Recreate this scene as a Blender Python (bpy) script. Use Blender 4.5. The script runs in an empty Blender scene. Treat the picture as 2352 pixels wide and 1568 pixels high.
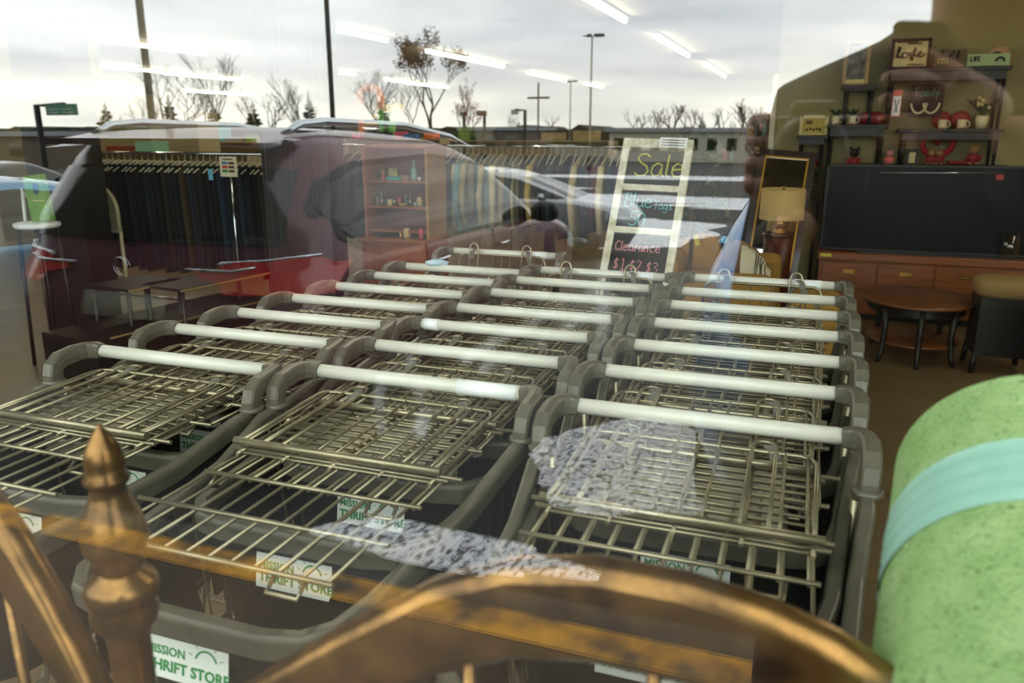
import bpy, math, random
from mathutils import Vector, Matrix, noise
S = bpy.context.scene
PI = math.pi
R = math.radians
# ---------------------------------------------------------------- camera
EYE = 1.55; YAW = R(20); PITCH = R(14.8); FPX = 1829.0; GL = 0.42   # GL: distance from the camera to the shop window
cam = bpy.data.cameras.new('camera'); camo = bpy.data.objects.new('camera', cam); S.collection.objects.link(camo)
camo.location = (0, 0, EYE); camo.rotation_euler = (PI/2 - PITCH, 0, YAW)
cam.sensor_width = 36; cam.lens = FPX/2352*36; cam.clip_start = 0.02; cam.clip_end = 900
cam.dof.use_dof = True; cam.dof.focus_distance = 2.1; cam.dof.aperture_fstop = 4.5
S.camera = camo
# ---------------------------------------------------------------- world sky (overcast, bright along the horizon)
SKY = 4.5
w = bpy.data.worlds.new('sky'); S.world = w; w.use_nodes = True
nt = w.node_tree; N = nt.nodes; L = nt.links; N.clear()
out = N.new('ShaderNodeOutputWorld'); bg = N.new('ShaderNodeBackground'); tc = N.new('ShaderNodeTexCoord')
sep = N.new('ShaderNodeSeparateXYZ'); L.new(tc.outputs['Generated'], sep.inputs[0])
mp = N.new('ShaderNodeMapping'); mp.inputs['Scale'].default_value = (1.6, 1.6, 11); L.new(tc.outputs['Generated'], mp.inputs[0])
nz = N.new('ShaderNodeTexNoise'); nz.inputs['Scale'].default_value = 1.5; nz.inputs['Detail'].default_value = 7; nz.inputs['Roughness'].default_value = .55
L.new(mp.outputs[0], nz.inputs['Vector'])
r1 = N.new('ShaderNodeValToRGB'); e = r1.color_ramp.elements
e[0].position = 0.0; e[0].color = (1.5, 1.45, 1.3, 1); e[1].position = 1.0; e[1].color = (.9, .93, .95, 1)
for p, c in ((.035, (1.45, 1.42, 1.3, 1)), (.065, (1.0, 1.02, 1.02, 1)), (.11, (1.08, 1.13, 1.17, 1)), (.22, (1.2, 1.25, 1.27, 1)), (.4, (1.35, 1.38, 1.36, 1))):
    k = e.new(p); k.color = c
L.new(sep.outputs[2], r1.inputs[0])
r2 = N.new('ShaderNodeValToRGB'); e = r2.color_ramp.elements
e[0].position = .32; e[0].color = (.72, .74, .78, 1); e[1].position = .68; e[1].color = (1.32, 1.31, 1.27, 1)
L.new(nz.outputs[0], r2.inputs[0])
mx = N.new('ShaderNodeMixRGB'); mx.blend_type = 'MULTIPLY'; mx.inputs[0].default_value = 1
L.new(r1.outputs[0], mx.inputs[1]); L.new(r2.outputs[0], mx.inputs[2]); L.new(mx.outputs[0], bg.inputs[0])
bg.inputs[1].default_value = SKY; L.new(bg.outputs[0], out.inputs[0])
S.view_settings.view_transform = 'Standard'; S.view_settings.look = 'None'; S.view_settings.exposure = 0.0; S.view_settings.gamma = 1
S.view_settings.use_curve_mapping = False
S.cycles.max_bounces = 7; S.cycles.transparent_max_bounces = 24; S.cycles.glossy_bounces = 4; S.cycles.diffuse_bounces = 3
S.cycles.sample_clamp_indirect = 6; S.cycles.caustics_reflective = False; S.cycles.caustics_refractive = False
TUBE = 44.0        # emission of the shop's fluorescent tubes
# ---------------------------------------------------------------- helpers
def lin(h):
    h = h.lstrip('#'); o = []
    for i in (0, 2, 4):
        c = int(h[i:i+2], 16)/255; o.append(c/12.92 if c < .04045 else ((c+.055)/1.055)**2.4)
    return (*o, 1)
_ca, _sa, _cp, _sp = math.cos(YAW), math.sin(YAW), math.cos(PITCH), math.sin(PITCH)
def ray(u, v):
    x = (u-1176)/FPX; y = -(v-784)/FPX
    d = (x, _cp+_sp*y, -_sp+_cp*y)
    return Vector((d[0]*_ca-d[1]*_sa, d[0]*_sa+d[1]*_ca, d[2]))
def at(u, v, Y):
    d = ray(u, v); p = d*(Y/d.y); p.z += EYE; return p
def mat(name, col, rough=.6, metal=0., spec=.5, bump=0., bscale=60., var=0., vscale=8., col2=None, emit=0., coat=0., trans=0., stretch=None):
    m = bpy.data.materials.new(name); m.use_nodes = True; t = m.node_tree; b = t.nodes['Principled BSDF']
    c = lin(col) if isinstance(col, str) else (*col[:3], 1)
    b.inputs['Base Color'].default_value = c; b.inputs['Roughness'].default_value = rough; b.inputs['Metallic'].default_value = metal
    b.inputs['Specular IOR Level'].default_value = spec
    if coat: b.inputs['Coat Weight'].default_value = coat; b.inputs['Coat Roughness'].default_value = .05
    if trans: b.inputs['Transmission Weight'].default_value = trans
    if emit: b.inputs['Emission Color'].default_value = c; b.inputs['Emission Strength'].default_value = emit
    tcn = t.nodes.new('ShaderNodeTexCoord'); mpn = t.nodes.new('ShaderNodeMapping'); t.links.new(tcn.outputs['Object'], mpn.inputs[0])
    if stretch: mpn.inputs['Scale'].default_value = stretch
    if var or col2:
        n = t.nodes.new('ShaderNodeTexNoise'); n.inputs['Scale'].default_value = vscale; n.inputs['Detail'].default_value = 6
        t.links.new(mpn.outputs[0], n.inputs['Vector'])
        rp = t.nodes.new('ShaderNodeValToRGB'); el = rp.color_ramp.elements; el[0].position = .35; el[1].position = .65
        c2 = lin(col2) if col2 else tuple(max(0, x*(1-var)) for x in c[:3])+(1,)
        el[0].color = c2; el[1].color = c if col2 else tuple(min(1, x*(1+var*.5)) for x in c[:3])+(1,)
        t.links.new(n.outputs[0], rp.inputs[0]); t.links.new(rp.outputs[0], b.inputs['Base Color'])
    if bump:
        n = t.nodes.new('ShaderNodeTexNoise'); n.inputs['Scale'].default_value = bscale; n.inputs['Detail'].default_value = 4
        t.links.new(mpn.outputs[0], n.inputs['Vector'])
        bp = t.nodes.new('ShaderNodeBump'); bp.inputs['Strength'].default_value = bump; bp.inputs['Distance'].default_value = .01
        t.links.new(n.outputs[0], bp.inputs['Height']); t.links.new(bp.outputs[0], b.inputs['Normal'])
    return m
M = {}
def mm(name, *a, **k):
    if name not in M: M[name] = mat(name, *a, **k)
    return M[name]

class MB:
    def __init__(s): s.v = []; s.f = []; s.m = []; s.mi = 0; s.sm = []
    def face(s, ids, smooth=False): s.f.append(tuple(ids)); s.m.append(s.mi); s.sm.append(smooth)
    def box(s, x0, x1, y0, y1, z0, z1, M4=None):
        b = len(s.v); P = [(x, y, z) for z in (z0, z1) for y in (y0, y1) for x in (x0, x1)]
        if M4: P = [tuple(M4 @ Vector(p)) for p in P]
        s.v += P
        for q in ((0, 2, 3, 1), (4, 5, 7, 6), (0, 1, 5, 4), (2, 6, 7, 3), (0, 4, 6, 2), (1, 3, 7, 5)): s.face([b+i for i in q])
        return s
    def bar(s, a, b, w, h, up=(0, 0, 1)):
        a = Vector(a); b = Vector(b); d = (b-a); l = d.length; d.normalize()
        u = Vector(up); x = d.cross(u)
        if x.length < 1e-4: x = Vector((1, 0, 0))
        x.normalize(); u = x.cross(d)
        m4 = Matrix((( x.x, d.x, u.x, a.x), (x.y, d.y, u.y, a.y), (x.z, d.z, u.z, a.z), (0, 0, 0, 1)))
        return s.box(-w/2, w/2, 0, l, -h/2, h/2, m4)
    def tube(s, pts, r, n=6, closed=False, cap=True):
        pts = [Vector(p) for p in pts]; k = len(pts)
        rr = r if isinstance(r, (list, tuple)) else [r]*k
        base = len(s.v); ref = None
        for i, p in enumerate(pts):
            if closed: d = pts[(i+1) % k]-pts[i-1]
            else: d = pts[min(i+1, k-1)]-pts[max(i-1, 0)]
            if d.length < 1e-9: d = Vector((0, 0, 1))
            d.normalize()
            if ref is None:
                ref = Vector((0, 0, 1)) if abs(d.z) < .9 else Vector((1, 0, 0))
            x = ref-d*ref.dot(d)
            if x.length < 1e-5: x = d.orthogonal()
            x.normalize(); ref = x; y = d.cross(x)
            for j in range(n):
                a = 2*PI*j/n; q = p+(x*math.cos(a)+y*math.sin(a))*rr[i]; s.v.append(tuple(q))
        for i in range(k if closed else k-1):
            for j in range(n):
                a = base+i*n+j; b = base+i*n+(j+1) % n; c = base+((i+1) % k)*n+(j+1) % n; d = base+((i+1) % k)*n+j
                s.face((a, b, c, d), n > 4)
        if cap and not closed:
            s.face([base+j for j in range(n)][::-1]); s.face([base+(k-1)*n+j for j in range(n)])
        return s
    def lathe(s, prof, c=(0, 0, 0), n=24, axis='z', sx=1, sy=1, cap=True):
        base = len(s.v); c = Vector(c)
        for (r, z) in prof:
            for j in range(n):
                a = 2*PI*j/n; x, y = r*math.cos(a)*sx, r*math.sin(a)*sy
                p = {'z': (x, y, z), 'y': (x, z, -y), 'x': (z, x, y)}[axis]; s.v.append(tuple(c+Vector(p)))
        for i in range(len(prof)-1):
            for j in range(n):
                s.face((base+i*n+j, base+i*n+(j+1) % n, base+(i+1)*n+(j+1) % n, base+(i+1)*n+j), True)
        if cap:
            if prof[0][0] > 1e-6: s.face([base+j for j in range(n)][::-1])
            if prof[-1][0] > 1e-6: s.face([base+(len(prof)-1)*n+j for j in range(n)])
        return s
    def prism(s, poly, a, b, plane='xz'):
        # closed outline extruded between a and b along the remaining axis
        def P(p, t): return {'xz': (p[0], t, p[1]), 'xy': (p[0], p[1], t), 'yz': (t, p[0], p[1])}[plane]
        base = len(s.v); k = len(poly)
        s.v += [P(p, a) for p in poly]+[P(p, b) for p in poly]
        s.face(range(base, base+k)); s.face(list(range(base+k, base+2*k))[::-1])
        for i in range(k): s.face((base+i, base+k+i, base+k+(i+1) % k, base+(i+1) % k))
        return s
    def blob(s, c, rad, n=12, amp=0., fr=3., seed=0., sq=1.):
        base = len(s.v); c = Vector(c); rad = Vector(rad) if not isinstance(rad, (int, float)) else Vector((rad,)*3)
        rows = max(4, n//2)
        def sp(x): return math.copysign(abs(x)**sq, x)
        for i in range(rows+1):
            th = PI*i/rows
            for j in range(n):
                ph = 2*PI*j/n
                d = Vector((sp(math.sin(th)*math.cos(ph)), sp(math.sin(th)*math.sin(ph)), sp(math.cos(th))))
                k = 1+amp*noise.noise(d*fr+Vector((seed, seed*1.7, -seed)))
                s.v.append(tuple(c+Vector((d.x*rad.x, d.y*rad.y, d.z*rad.z))*k))
        for i in range(rows):
            for j in range(n):
                s.face((base+i*n+j, base+(i+1)*n+j, base+(i+1)*n+(j+1) % n, base+i*n+(j+1) % n), True)
        return s
    def grid(s, fn, nu, nv, smooth=True, flip=False):
        base = len(s.v)
        for i in range(nu+1):
            for j in range(nv+1): s.v.append(tuple(fn(i/nu, j/nv)))
        for i in range(nu):
            for j in range(nv):
                q = (base+i*(nv+1)+j, base+(i+1)*(nv+1)+j, base+(i+1)*(nv+1)+j+1, base+i*(nv+1)+j+1)
                s.face(q[::-1] if flip else q, smooth)
        return s
    def mesh(s, name, mats, mirror=False):
        me = bpy.data.meshes.new(name)
        V = [(x, -y, z) for x, y, z in s.v] if mirror else s.v
        F = [f[::-1] for f in s.f] if mirror else s.f
        me.from_pydata(V, [], F)
        for m in (mats if isinstance(mats, (list, tuple)) else [mats]): me.materials.append(m)
        me.polygons.foreach_set('material_index', s.m); me.polygons.foreach_set('use_smooth', s.sm)
        me.update(); return me
COL = S.collection.objects
def props(o, label=None, cat=None, group=None, kind=None):
    if label: o['label'] = label
    if cat: o['category'] = cat
    if group: o['group'] = group
    if kind: o['kind'] = kind
    return o
def place(o, loc, rz, mirror):
    if mirror: o.location = (loc[0], 2*GL-loc[1], loc[2]); o.rotation_euler = (0, 0, -rz)
    else: o.location = loc; o.rotation_euler = (0, 0, rz)
class Thing:
    """an Empty with its parts; mirror=True: given where the window reflects it, stands outside in the car park"""
    def __init__(s, name, label, cat, loc=(0, 0, 0), rz=0, group=None, mirror=False):
        s.o = bpy.data.objects.new(name, None); COL.link(s.o); s.o.empty_display_size = .1; s.mirror = mirror
        place(s.o, loc, rz, mirror); props(s.o, label, cat, group)
    def part(s, name, mb, m, parent=None, bevel=0, label=None, kind=None, sub=0):
        o = bpy.data.objects.new(name, mb.mesh(name, m, s.mirror)); COL.link(o); o.parent = parent or s.o
        if bevel: b = o.modifiers.new('b', 'BEVEL'); b.width = bevel; b.segments = 2; b.limit_method = 'ANGLE'
        if sub: u = o.modifiers.new('s', 'SUBSURF'); u.levels = sub; u.render_levels = sub
        props(o, label, None, None, kind); return o
def single(name, mb, m, label=None, cat=None, loc=(0, 0, 0), rz=0, group=None, kind=None, mirror=False, bevel=0, sub=0):
    o = bpy.data.objects.new(name, mb.mesh(name, m, mirror)); COL.link(o); place(o, loc, rz, mirror)
    if bevel: b = o.modifiers.new('b', 'BEVEL'); b.width = bevel; b.segments = 2; b.limit_method = 'ANGLE'
    if sub: u = o.modifiers.new('s', 'SUBSURF'); u.levels = sub; u.render_levels = sub
    return props(o, label, cat, group, kind)
KIDS = {}
def copy_tree(o, parent=None):
    c = o.copy(); COL.link(c); c.parent = parent
    for ch in list(o.children): copy_tree(ch, c)
    return c
def arc(cx, cz, r, a0, a1, n): return [(cx+r*math.cos(R(a0+(a1-a0)*i/n)), cz+r*math.sin(R(a0+(a1-a0)*i/n))) for i in range(n+1)]
# a hand-lettering stroke set, drawn on a 1-high grid
ST = {
 'S': [[(.55, .88), (.4, 1), (.15, .98), (.05, .8), (.2, .6), (.45, .45), (.55, .22), (.4, .02), (.15, 0), (0, .14)]],
 'a': [[(.45, .5), (.25, .6), (.05, .45), (.02, .18), (.15, .0), (.35, .08), (.45, .5), (.45, .12), (.55, 0)]],
 'l': [[(.1, 1), (.08, .1), (.2, 0)]], 'e': [[(.05, .32), (.42, .36), (.38, .56), (.2, .62), (.05, .45), (.03, .2), (.15, .02), (.35, .02), (.48, .14)]],
 'B': [[(.08, 0), (.1, 1), (.4, .95), (.45, .72), (.12, .54), (.5, .45), (.52, .12), (.3, 0), (.08, 0)]],
 'u': [[(.05, .6), (.05, .15), (.2, 0), (.4, .12), (.42, .6), (.42, .1), (.52, 0)]], 'T': [[(0, 1), (.6, .98)], [(.3, 1), (.28, 0)]],
 'g': [[(.42, .5), (.2, .6), (.03, .4), (.1, .1), (.3, .1), (.42, .5), (.4, -.25), (.2, -.38), (.03, -.25)]],
 's': [[(.38, .52), (.2, .6), (.06, .48), (.2, .33), (.36, .2), (.3, .02), (.05, .05)]],
 'C': [[(.5, .85), (.32, 1), (.1, .85), (.02, .45), (.12, .08), (.35, 0), (.52, .12)]], 'r': [[(.08, .6), (.1, 0)], [(.1, .4), (.25, .6), (.38, .55)]],
 'n': [[(.06, .6), (.06, 0)], [(.06, .4), (.22, .6), (.36, .5), (.38, 0)]], 'c': [[(.4, .5), (.22, .6), (.05, .42), (.05, .15), (.2, 0), (.4, .1)]],
 '5': [[(.5, 1), (.12, 1), (.08, .58), (.35, .6), (.5, .35), (.4, .05), (.15, 0), (.02, .12)]], '0': [[(.25, 1), (.05, .75), (.05, .25), (.25, 0), (.45, .25), (.45, .75), (.25, 1)]],
 '$': [[(.42, .8), (.25, .88), (.08, .75), (.12, .58), (.36, .42), (.38, .22), (.2, .12), (.04, .22)], [(.24, 1), (.22, 0)]],
 '1': [[(.1, .8), (.25, 1), (.24, 0)], [(.08, 0), (.42, 0)]], '2': [[(.05, .8), (.2, 1), (.42, .85), (.3, .45), (.04, 0), (.46, .02)]],
 '3': [[(.05, .9), (.3, 1), (.42, .8), (.18, .55), (.45, .35), (.3, .02), (.04, .08)]],
 'K': [[(.08, 1), (.08, 0)], [(.45, 1), (.1, .45), (.48, 0)]], 'I': [[(.2, 1), (.2, 0)]], 'L': [[(.08, 1), (.08, 0), (.45, 0)]], 'F': [[(.45, 1), (.08, 1), (.08, 0)], [(.08, .52), (.38, .52)]],
 'E': [[(.45, 1), (.08, 1), (.08, 0), (.45, 0)], [(.08, .52), (.38, .52)]], 'f': [[(.35, .95), (.2, 1), (.14, .8), (.12, 0)], [(0, .58), (.3, .58)]],
 'm': [[(.05, .6), (.05, 0)], [(.05, .45), (.15, .6), (.25, .5), (.25, 0)], [(.25, .45), (.37, .6), (.46, .5), (.46, 0)]], 'i': [[(.1, .6), (.1, 0)]], 'y': [[(.05, .6), (.2, .15)], [(.4, .6), (.1, -.3)]],
 'R': [[(.08, 0), (.08, 1), (.4, .95), (.42, .65), (.1, .52), (.45, 0)]], 'N': [[(.06, 0), (.06, 1), (.42, 0), (.42, 1)]], 'W': [[(0, 1), (.15, 0), (.3, .7), (.45, 0), (.6, 1)]],
}
ADV = {'m': .62, 'l': .28, 'i': .24, 'I': .3, 'T': .6, 'S': .66, 'W': .7, 'r': .42}
def write(mb, txt, org, ux, uz, h, r, off=(0, 0, 0), lift=0, n=4):
    """strokes of handwriting starting at org, running along ux with uz up"""
    org = Vector(org); ux = Vector(ux).normalized(); uz = Vector(uz).normalized(); x = 0
    for ch in txt:
        if ch == ' ': x += .4*h; continue
        for stx in ST[ch]: mb.tube([org+ux*(x+p[0]*h)+uz*(p[1]*h) for p in stx], r, n)
        x += ADV.get(ch, .56)*h
    return x
def font_mesh(name, txt, size, mats, extrude=.0004, shear=0, spacing=1, bold=0):
    cu = bpy.data.curves.new(name, 'FONT'); cu.body = txt; cu.size = size; cu.extrude = extrude; cu.align_x = 'LEFT'; cu.shear = shear
    cu.space_character = spacing; cu.offset = bold; cu.resolution_u = 2
    o = bpy.data.objects.new(name, cu); COL.link(o)
    dg = bpy.context.evaluated_depsgraph_get(); me = bpy.data.meshes.new_from_object(o.evaluated_get(dg))
    bpy.data.objects.remove(o); me.materials.clear(); me.materials.append(mats); return me
def add_mesh(mb, me, M4):
    b = len(mb.v); mb.v += [tuple(M4 @ v.co) for v in me.vertices]
    for p in me.polygons: mb.face([b+i for i in p.vertices])
# ================================================================ SETTING
def struct(name, mb, m, **k): return single(name, mb, m, kind='structure', **k)
floor_m = mat('vinyl_floor', '#6b5a3c', .45, var=.25, vscale=3, bump=.05)
wall_m = mat('olive_wall', '#978b62', .85, var=.08, vscale=2)
ceil_m = mat('ceiling_tile', '#6e6148', .9, var=.1, vscale=5)
trimw = mat('white_trim', '#cfc8b0', .6)
dark_m = mat('dark_column', '#14110e', .45, bump=.5, bscale=9, stretch=(6, 6, .15))
alu = mat('window_metal', '#3a3a38', .4, .6)
struct('floor', MB().box(-27, 3.2, GL+.05, 36, -.1, 0), floor_m)
struct('ceiling', MB().box(-27, 3.2, GL, 36, 3.1, 3.2), ceil_m)
struct('wall_back', MB().box(-27, 3.2, 36, 36.15, 0, 3.1), wall_m)
struct('wall_left', MB().box(-27.15, -27, GL, 36, 0, 3.1), wall_m)
struct('wall_right', MB().box(3.2, 3.35, GL, 36, 0, 3.1), wall_m)
struct('wall_inner', MB().box(-.33, 3.2, 8.0, 8.15, 0, 3.1), wall_m)
struct('trim_1', MB().box(-.37, -.325, 7.97, 8.18, 0, 2.05), trimw)
struct('trim_2', MB().box(1.74, 1.80, 7.96, 8.0, 0, 2.25).box(1.86, 1.96, 7.95, 8.0, 0, 2.25), trimw)
struct('baseboard_inner', MB().box(-.32, 3.2, 7.985, 8.0, 0, .1), mm('black_base', '#15120e', .5))
struct('wall_front', MB().box(-27, -6.2, GL-.1, GL+.1, -.15, 7.2).box(4.2, 12, GL-.1, GL+.1, -.15, 7.2).box(-6.2, 4.2, GL-.1, GL+.05, -.15, .38).box(-6.2, 4.2, GL-.1, GL+.1, 3.1, 7.2), mat('stucco', '#4a4238', .9, bump=.4))
for i, (x0, x1) in enumerate(((-1.5, 1.5), (-3.85, -1.56), (-6.2, -3.91), (1.56, 4.2))):
    gm = bpy.data.materials.get('shop_glass')
    if not gm:
        gm = bpy.data.materials.new('shop_glass'); gm.use_nodes = True; t = gm.node_tree; t.nodes.clear()
        o = t.nodes.new('ShaderNodeOutputMaterial'); mi = t.nodes.new('ShaderNodeMixShader'); tr = t.nodes.new('ShaderNodeBsdfTransparent')
        gl = t.nodes.new('ShaderNodeBsdfGlossy'); gl.inputs['Roughness'].default_value = 0
        tr.inputs[0].default_value = (.97, .985, .96, 1)
        lw = t.nodes.new('ShaderNodeLayerWeight'); lw.inputs[0].default_value = .5
        po = t.nodes.new('ShaderNodeMath'); po.operation = 'POWER'; po.inputs[1].default_value = 4
        ml = t.nodes.new('ShaderNodeMath'); ml.operation = 'MULTIPLY_ADD'; ml.inputs[1].default_value = .7; ml.inputs[2].default_value = .105
        t.links.new(lw.outputs['Facing'], po.inputs[0]); t.links.new(po.outputs[0], ml.inputs[0]); t.links.new(ml.outputs[0], mi.inputs[0])
        t.links.new(tr.outputs[0], mi.inputs[1]); t.links.new(gl.outputs[0], mi.inputs[2]); t.links.new(mi.outputs[0], o.inputs[0])
    wn = struct('window_%d' % (i+1), MB().box(x0, x1, GL-.004, GL+.004, .42, 3.08), gm)
    fr = MB().box(x0-.03, x0+.02, GL-.05, GL+.05, .38, 3.1).box(x1-.02, x1+.03, GL-.05, GL+.05, .38, 3.1).box(x0, x1, GL-.05, GL+.05, .38, .43).box(x0, x1, GL-.05, GL+.05, 3.06, 3.1)
    f = single('window_frame', fr, alu); f.parent = wn
struct('trim_3', MB().box(-5.52, -5.03, 4.5, 4.75, 0, 3.1), dark_m)
struct('trim_4', MB().box(-3.34, -2.84, 4.42, 4.6, 0, 3.1), dark_m)
# fluorescent tubes, rows running into the shop
tube_e = mat('tube_glow', (1.0, .93, .74), emit=TUBE); tube_e.node_tree.nodes['Principled BSDF'].inputs['Base Color'].default_value = (1, 1, 1, 1)
CZ = 3.02; SC = (CZ-EYE)/(3.6-EYE)
TB = [(-15.93, 14.56, 19.0), (-14.6, 16.1, 21.7), (-22.2, 20., 24.3), (-22.6, 24.6, 29.1), (-30.7, 28., 31.7), (-31.3, 35.3, 41.9), (-9.63, 15.4, 17.8), (-9.85, 20.4, 26.2), (-10.0, 29.1, 34.1),  # second tube stands in for a reflection of lights elsewhere
      (-17, 33, 37.5), (-16.8, 30.8, 32.6), (-16.4, 26.3, 27.7), (-3.6, 12.2, 16.3), (-3.5, 19.07, 24.3), (-3.4, 27.1, 33.8), (-21.8, 15.9, 18.3), (2.9, 13.2, 17.0), (-14.1, 10., 11.9),
      (-3.6, 4.2, 8.2), (-9.7, 6.5, 10.5), (2.9, 5.2, 9.2), (-31, 21, 25), (-21.9, 30.5, 34.5), (-9.8, 36.5, 40), (2.9, 20, 24)]
lt = None
for i, (x, a, b) in enumerate(TB):
    x *= SC; a *= SC; b *= SC
    t = Thing('ceiling_light', 'glowing fluorescent tube light mounted under the dark shop ceiling', 'light', (x, (a+b)/2, 3.1), 0, 'fluorescent tubes on the shop ceiling')
    h = (b-a)/2
    t.part('tube', MB().tube([(0, -h, -.07), (0, h, -.07)], .029, 8), tube_e)
    t.part('housing', MB().box(-.05, .05, -h-.03, h+.03, -.035, 0).box(-.02, .02, -h, -h+.05, -.07, -.03).box(-.02, .02, h-.05, h, -.07, -.03), trimw)
# ================================================================ SHOPPING CARTS
wire = mat('cart_wire', '#9f967b', .32, .7, var=.25, vscale=14)
plas = mat('cart_plastic', '#5f5b4e', .36, var=.15, vscale=20, bump=.05, bscale=250)
plasd = mat('cart_dark_plastic', '#1f2322', .4)
barm = mat('cart_bar', '#d9d8cc', .3, var=.04, vscale=30)
whitem = mat('white_sleeve', '#f0f2f4', .4)
strapm = mat('grey_webbing', '#76746a', .8, bump=.6, bscale=400)
stk = mat('white_sticker', '#e8ece6', .5); grn = mat('sticker_green', '#1f8a45', .6); grn2 = mat('sticker_lime', '#7a9a3a', .6)
rubber = mat('rubber', '#1c1b19', .7)
W2 = .0032
def rimpath(s, z=0):
    P = [(-.285, -.10, .962), (-.283, -.17, .958), (-.272, -.25, .938), (-.262, -.33, .918), (-.248, -.48, .908), (-.236, -.62, .903), (-.222, -.69, .902), (-.19, -.727, .902), (-.14, -.74, .902)]
    return [(s*x, y, zz+z) for x, y, zz in P]
def make_cart(kind):
    t = Thing('shopping_cart', 'cart', 'shopping cart', group='nested shopping carts')
    t.part('handle_bar', MB().tube([(-.25, 0, 1.02), (.25, 0, 1.02)], .0158, 14), barm)
    for s in (-1, 1):
        b = MB()
        pts = [(s*.246, 0, 1.02), (s*.266, -.003, 1.0215), (s*.281, -.018, 1.0225), (s*.288, -.045, 1.0215), (s*.288, -.09, 1.016), (s*.287, -.108, 1.003), (s*.286, -.113, .985), (s*.285, -.113, .970)]
        for i_ in range(len(pts)):
            p_ = Vector(pts[i_]); d_ = (Vector(pts[min(i_+1, 7)])-Vector(pts[max(i_-1, 0)])).normalized()
            x_ = Vector((0, 0, 1)).cross(d_) if abs(d_.z) < .8 else Vector((s, 0, 0)).cross(Vector((0, 0, 0)))
            x_ = Vector((d_.y, -d_.x, 0)) if abs(d_.z) < .8 else Vector((-s, 0, 0))
            x_.normalize(); y_ = x_.cross(d_).normalized()
            if i_ and y_.dot(py_) < 0: y_ = -y_
            if i_ and x_.dot(px_) < 0: x_ = -x_
            px_, py_ = x_, y_
            hw, hh = (.0175, .0175) if i_ == 0 else (.0165, .0205)
            for q_ in range(12):
                an = 2*PI*q_/12; cx_, sx_ = math.cos(an), math.sin(an)
                b.v.append(tuple(p_+x_*hw*math.copysign(abs(cx_)**.5, cx_)+y_*hh*math.copysign(abs(sx_)**.5, sx_)))
            if i_:
                o_ = 12*i_
                for q_ in range(12): b.face((o_-12+q_, o_-12+(q_+1) % 12, o_+(q_+1) % 12, o_+q_), False)
        b.face(range(12)); b.face(list(range(84, 96))[::-1])
        br = t.part('handle_bracket', b, plas)
        t.part('collar', MB().lathe([(.021, .962), (.026, .966), (.026, .972), (.021, .976)], (s*.285, -.113, 0), 14), plas, parent=br)
        sp = MB()                                  # long side wall of the basket, wires with a heavy rail on top
        rp = rimpath(s)[:6]
        for k in range(13):
            y = -.12-.045*k; f = (y+.12)/-.54
            xt = s*(.280-.046*f)
            zt = .95-.045*min(1, f*1.4); sp.tube([(xt*.985, y, zt-.01), (xt*.86, y, .58)], W2, 4)
        for z, k in ((.85, .965), (.74, .92), (.64, .88)): sp.tube([(s*.280*k, -.12, z), (s*.236*k, -.66, z)], W2, 4)
        t.part('side_grid', sp, wire)
        pn = MB(); pr = rimpath(s)[:7]
        def pf(u, v, o=0):
            k = u*6; i = min(int(k), 5); q = k-i; a_, b_ = Vector(pr[i]), Vector(pr[i+1]); p_ = a_.lerp(b_, q); return (p_.x*(1-.05*v)+s*o, p_.y, p_.z-.02-.17*v)
        pn.grid(lambda u, v: pf(u, v), 12, 3); pn.grid(lambda u, v: pf(u, v, -.005), 12, 3, flip=True)
        for k in range(10): y_ = k/10+.05; A_, B_ = pf(y_, .2, -.007), pf(y_, .95, -.007); pn.bar(A_, B_, .006, .006)
        t.part('side_panel', pn, plasd)
    rim = MB(); full = rimpath(-1)+rimpath(1)[::-1]
    n = len(full); base = len(rim.v); prof = [(-.010, -.03), (.010, -.03), (.013, .002), (.009, .010), (-.009, .010), (-.013, .002)]
    P = [Vector(p) for p in full]
    for i, p in enumerate(P):
        d = (P[min(i+1, n-1)]-P[max(i-1, 0)]); d.z = 0; d.normalize(); sd = Vector((d.y, -d.x, 0))
        for a, c in prof: q = p+sd*a+Vector((0, 0, c)); rim.v.append(tuple(q))
    for i in range(n-1):
        for j in range(6): rim.face((base+i*6+j, base+i*6+(j+1) % 6, base+(i+1)*6+(j+1) % 6, base+(i+1)*6+j), False)
    rim.face([base+j for j in range(6)]); rim.face([base+(n-1)*6+j for j in range(6)])
    t.part('rim', rim, plas, bevel=.003)
    nose = MB()
    np_ = [(-.236, -.5), (-.232, -.62), (-.218, -.69), (-.185, -.724), (-.14, -.736), (.14, -.736), (.185, -.724), (.218, -.69), (.232, -.62), (.236, -.5)]
    def nf(u, v, o=0):
        k = u*(len(np_)-1); i = min(int(k), len(np_)-2); f = k-i
        x = np_[i][0]*(1-f)+np_[i+1][0]*f; y = np_[i][1]*(1-f)+np_[i+1][1]*f
        ins = .03*v+o; return (x*(1-ins*2), y+ins*1.2, .898-.23*v)
    nose.grid(lambda u, v: nf(u, v), 27, 5); nose.grid(lambda u, v: nf(u, v, .006), 27, 5, flip=True)
    nz_ = t.part('nose_panel', nose, plasd)
    st = MB(); M4 = Matrix.Translation((-.078, -.7385, .792)) @ Matrix.Rotation(R(81), 4, 'X')
    st.v = [tuple(M4 @ Vector(p)) for p in ((0, 0, 0), (.145, 0, 0), (.15, .012, 0), (.15, .088, 0), (0, .088, 0))]; st.f = [(0, 1, 2, 3, 4)]; st.m = [0]; st.sm = [False]
    so = t.part('store_sticker', st, stk, parent=nz_, label='white sticker with green lettering')
    g = MB(); Z = Matrix.Translation((0, 0, .0006))
    add_mesh(g, font_mesh('a', 'THRIFT STORE', .0225, grn, .0002, bold=.0007), M4 @ Z @ Matrix.Translation((.006, .012, 0)))
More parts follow.
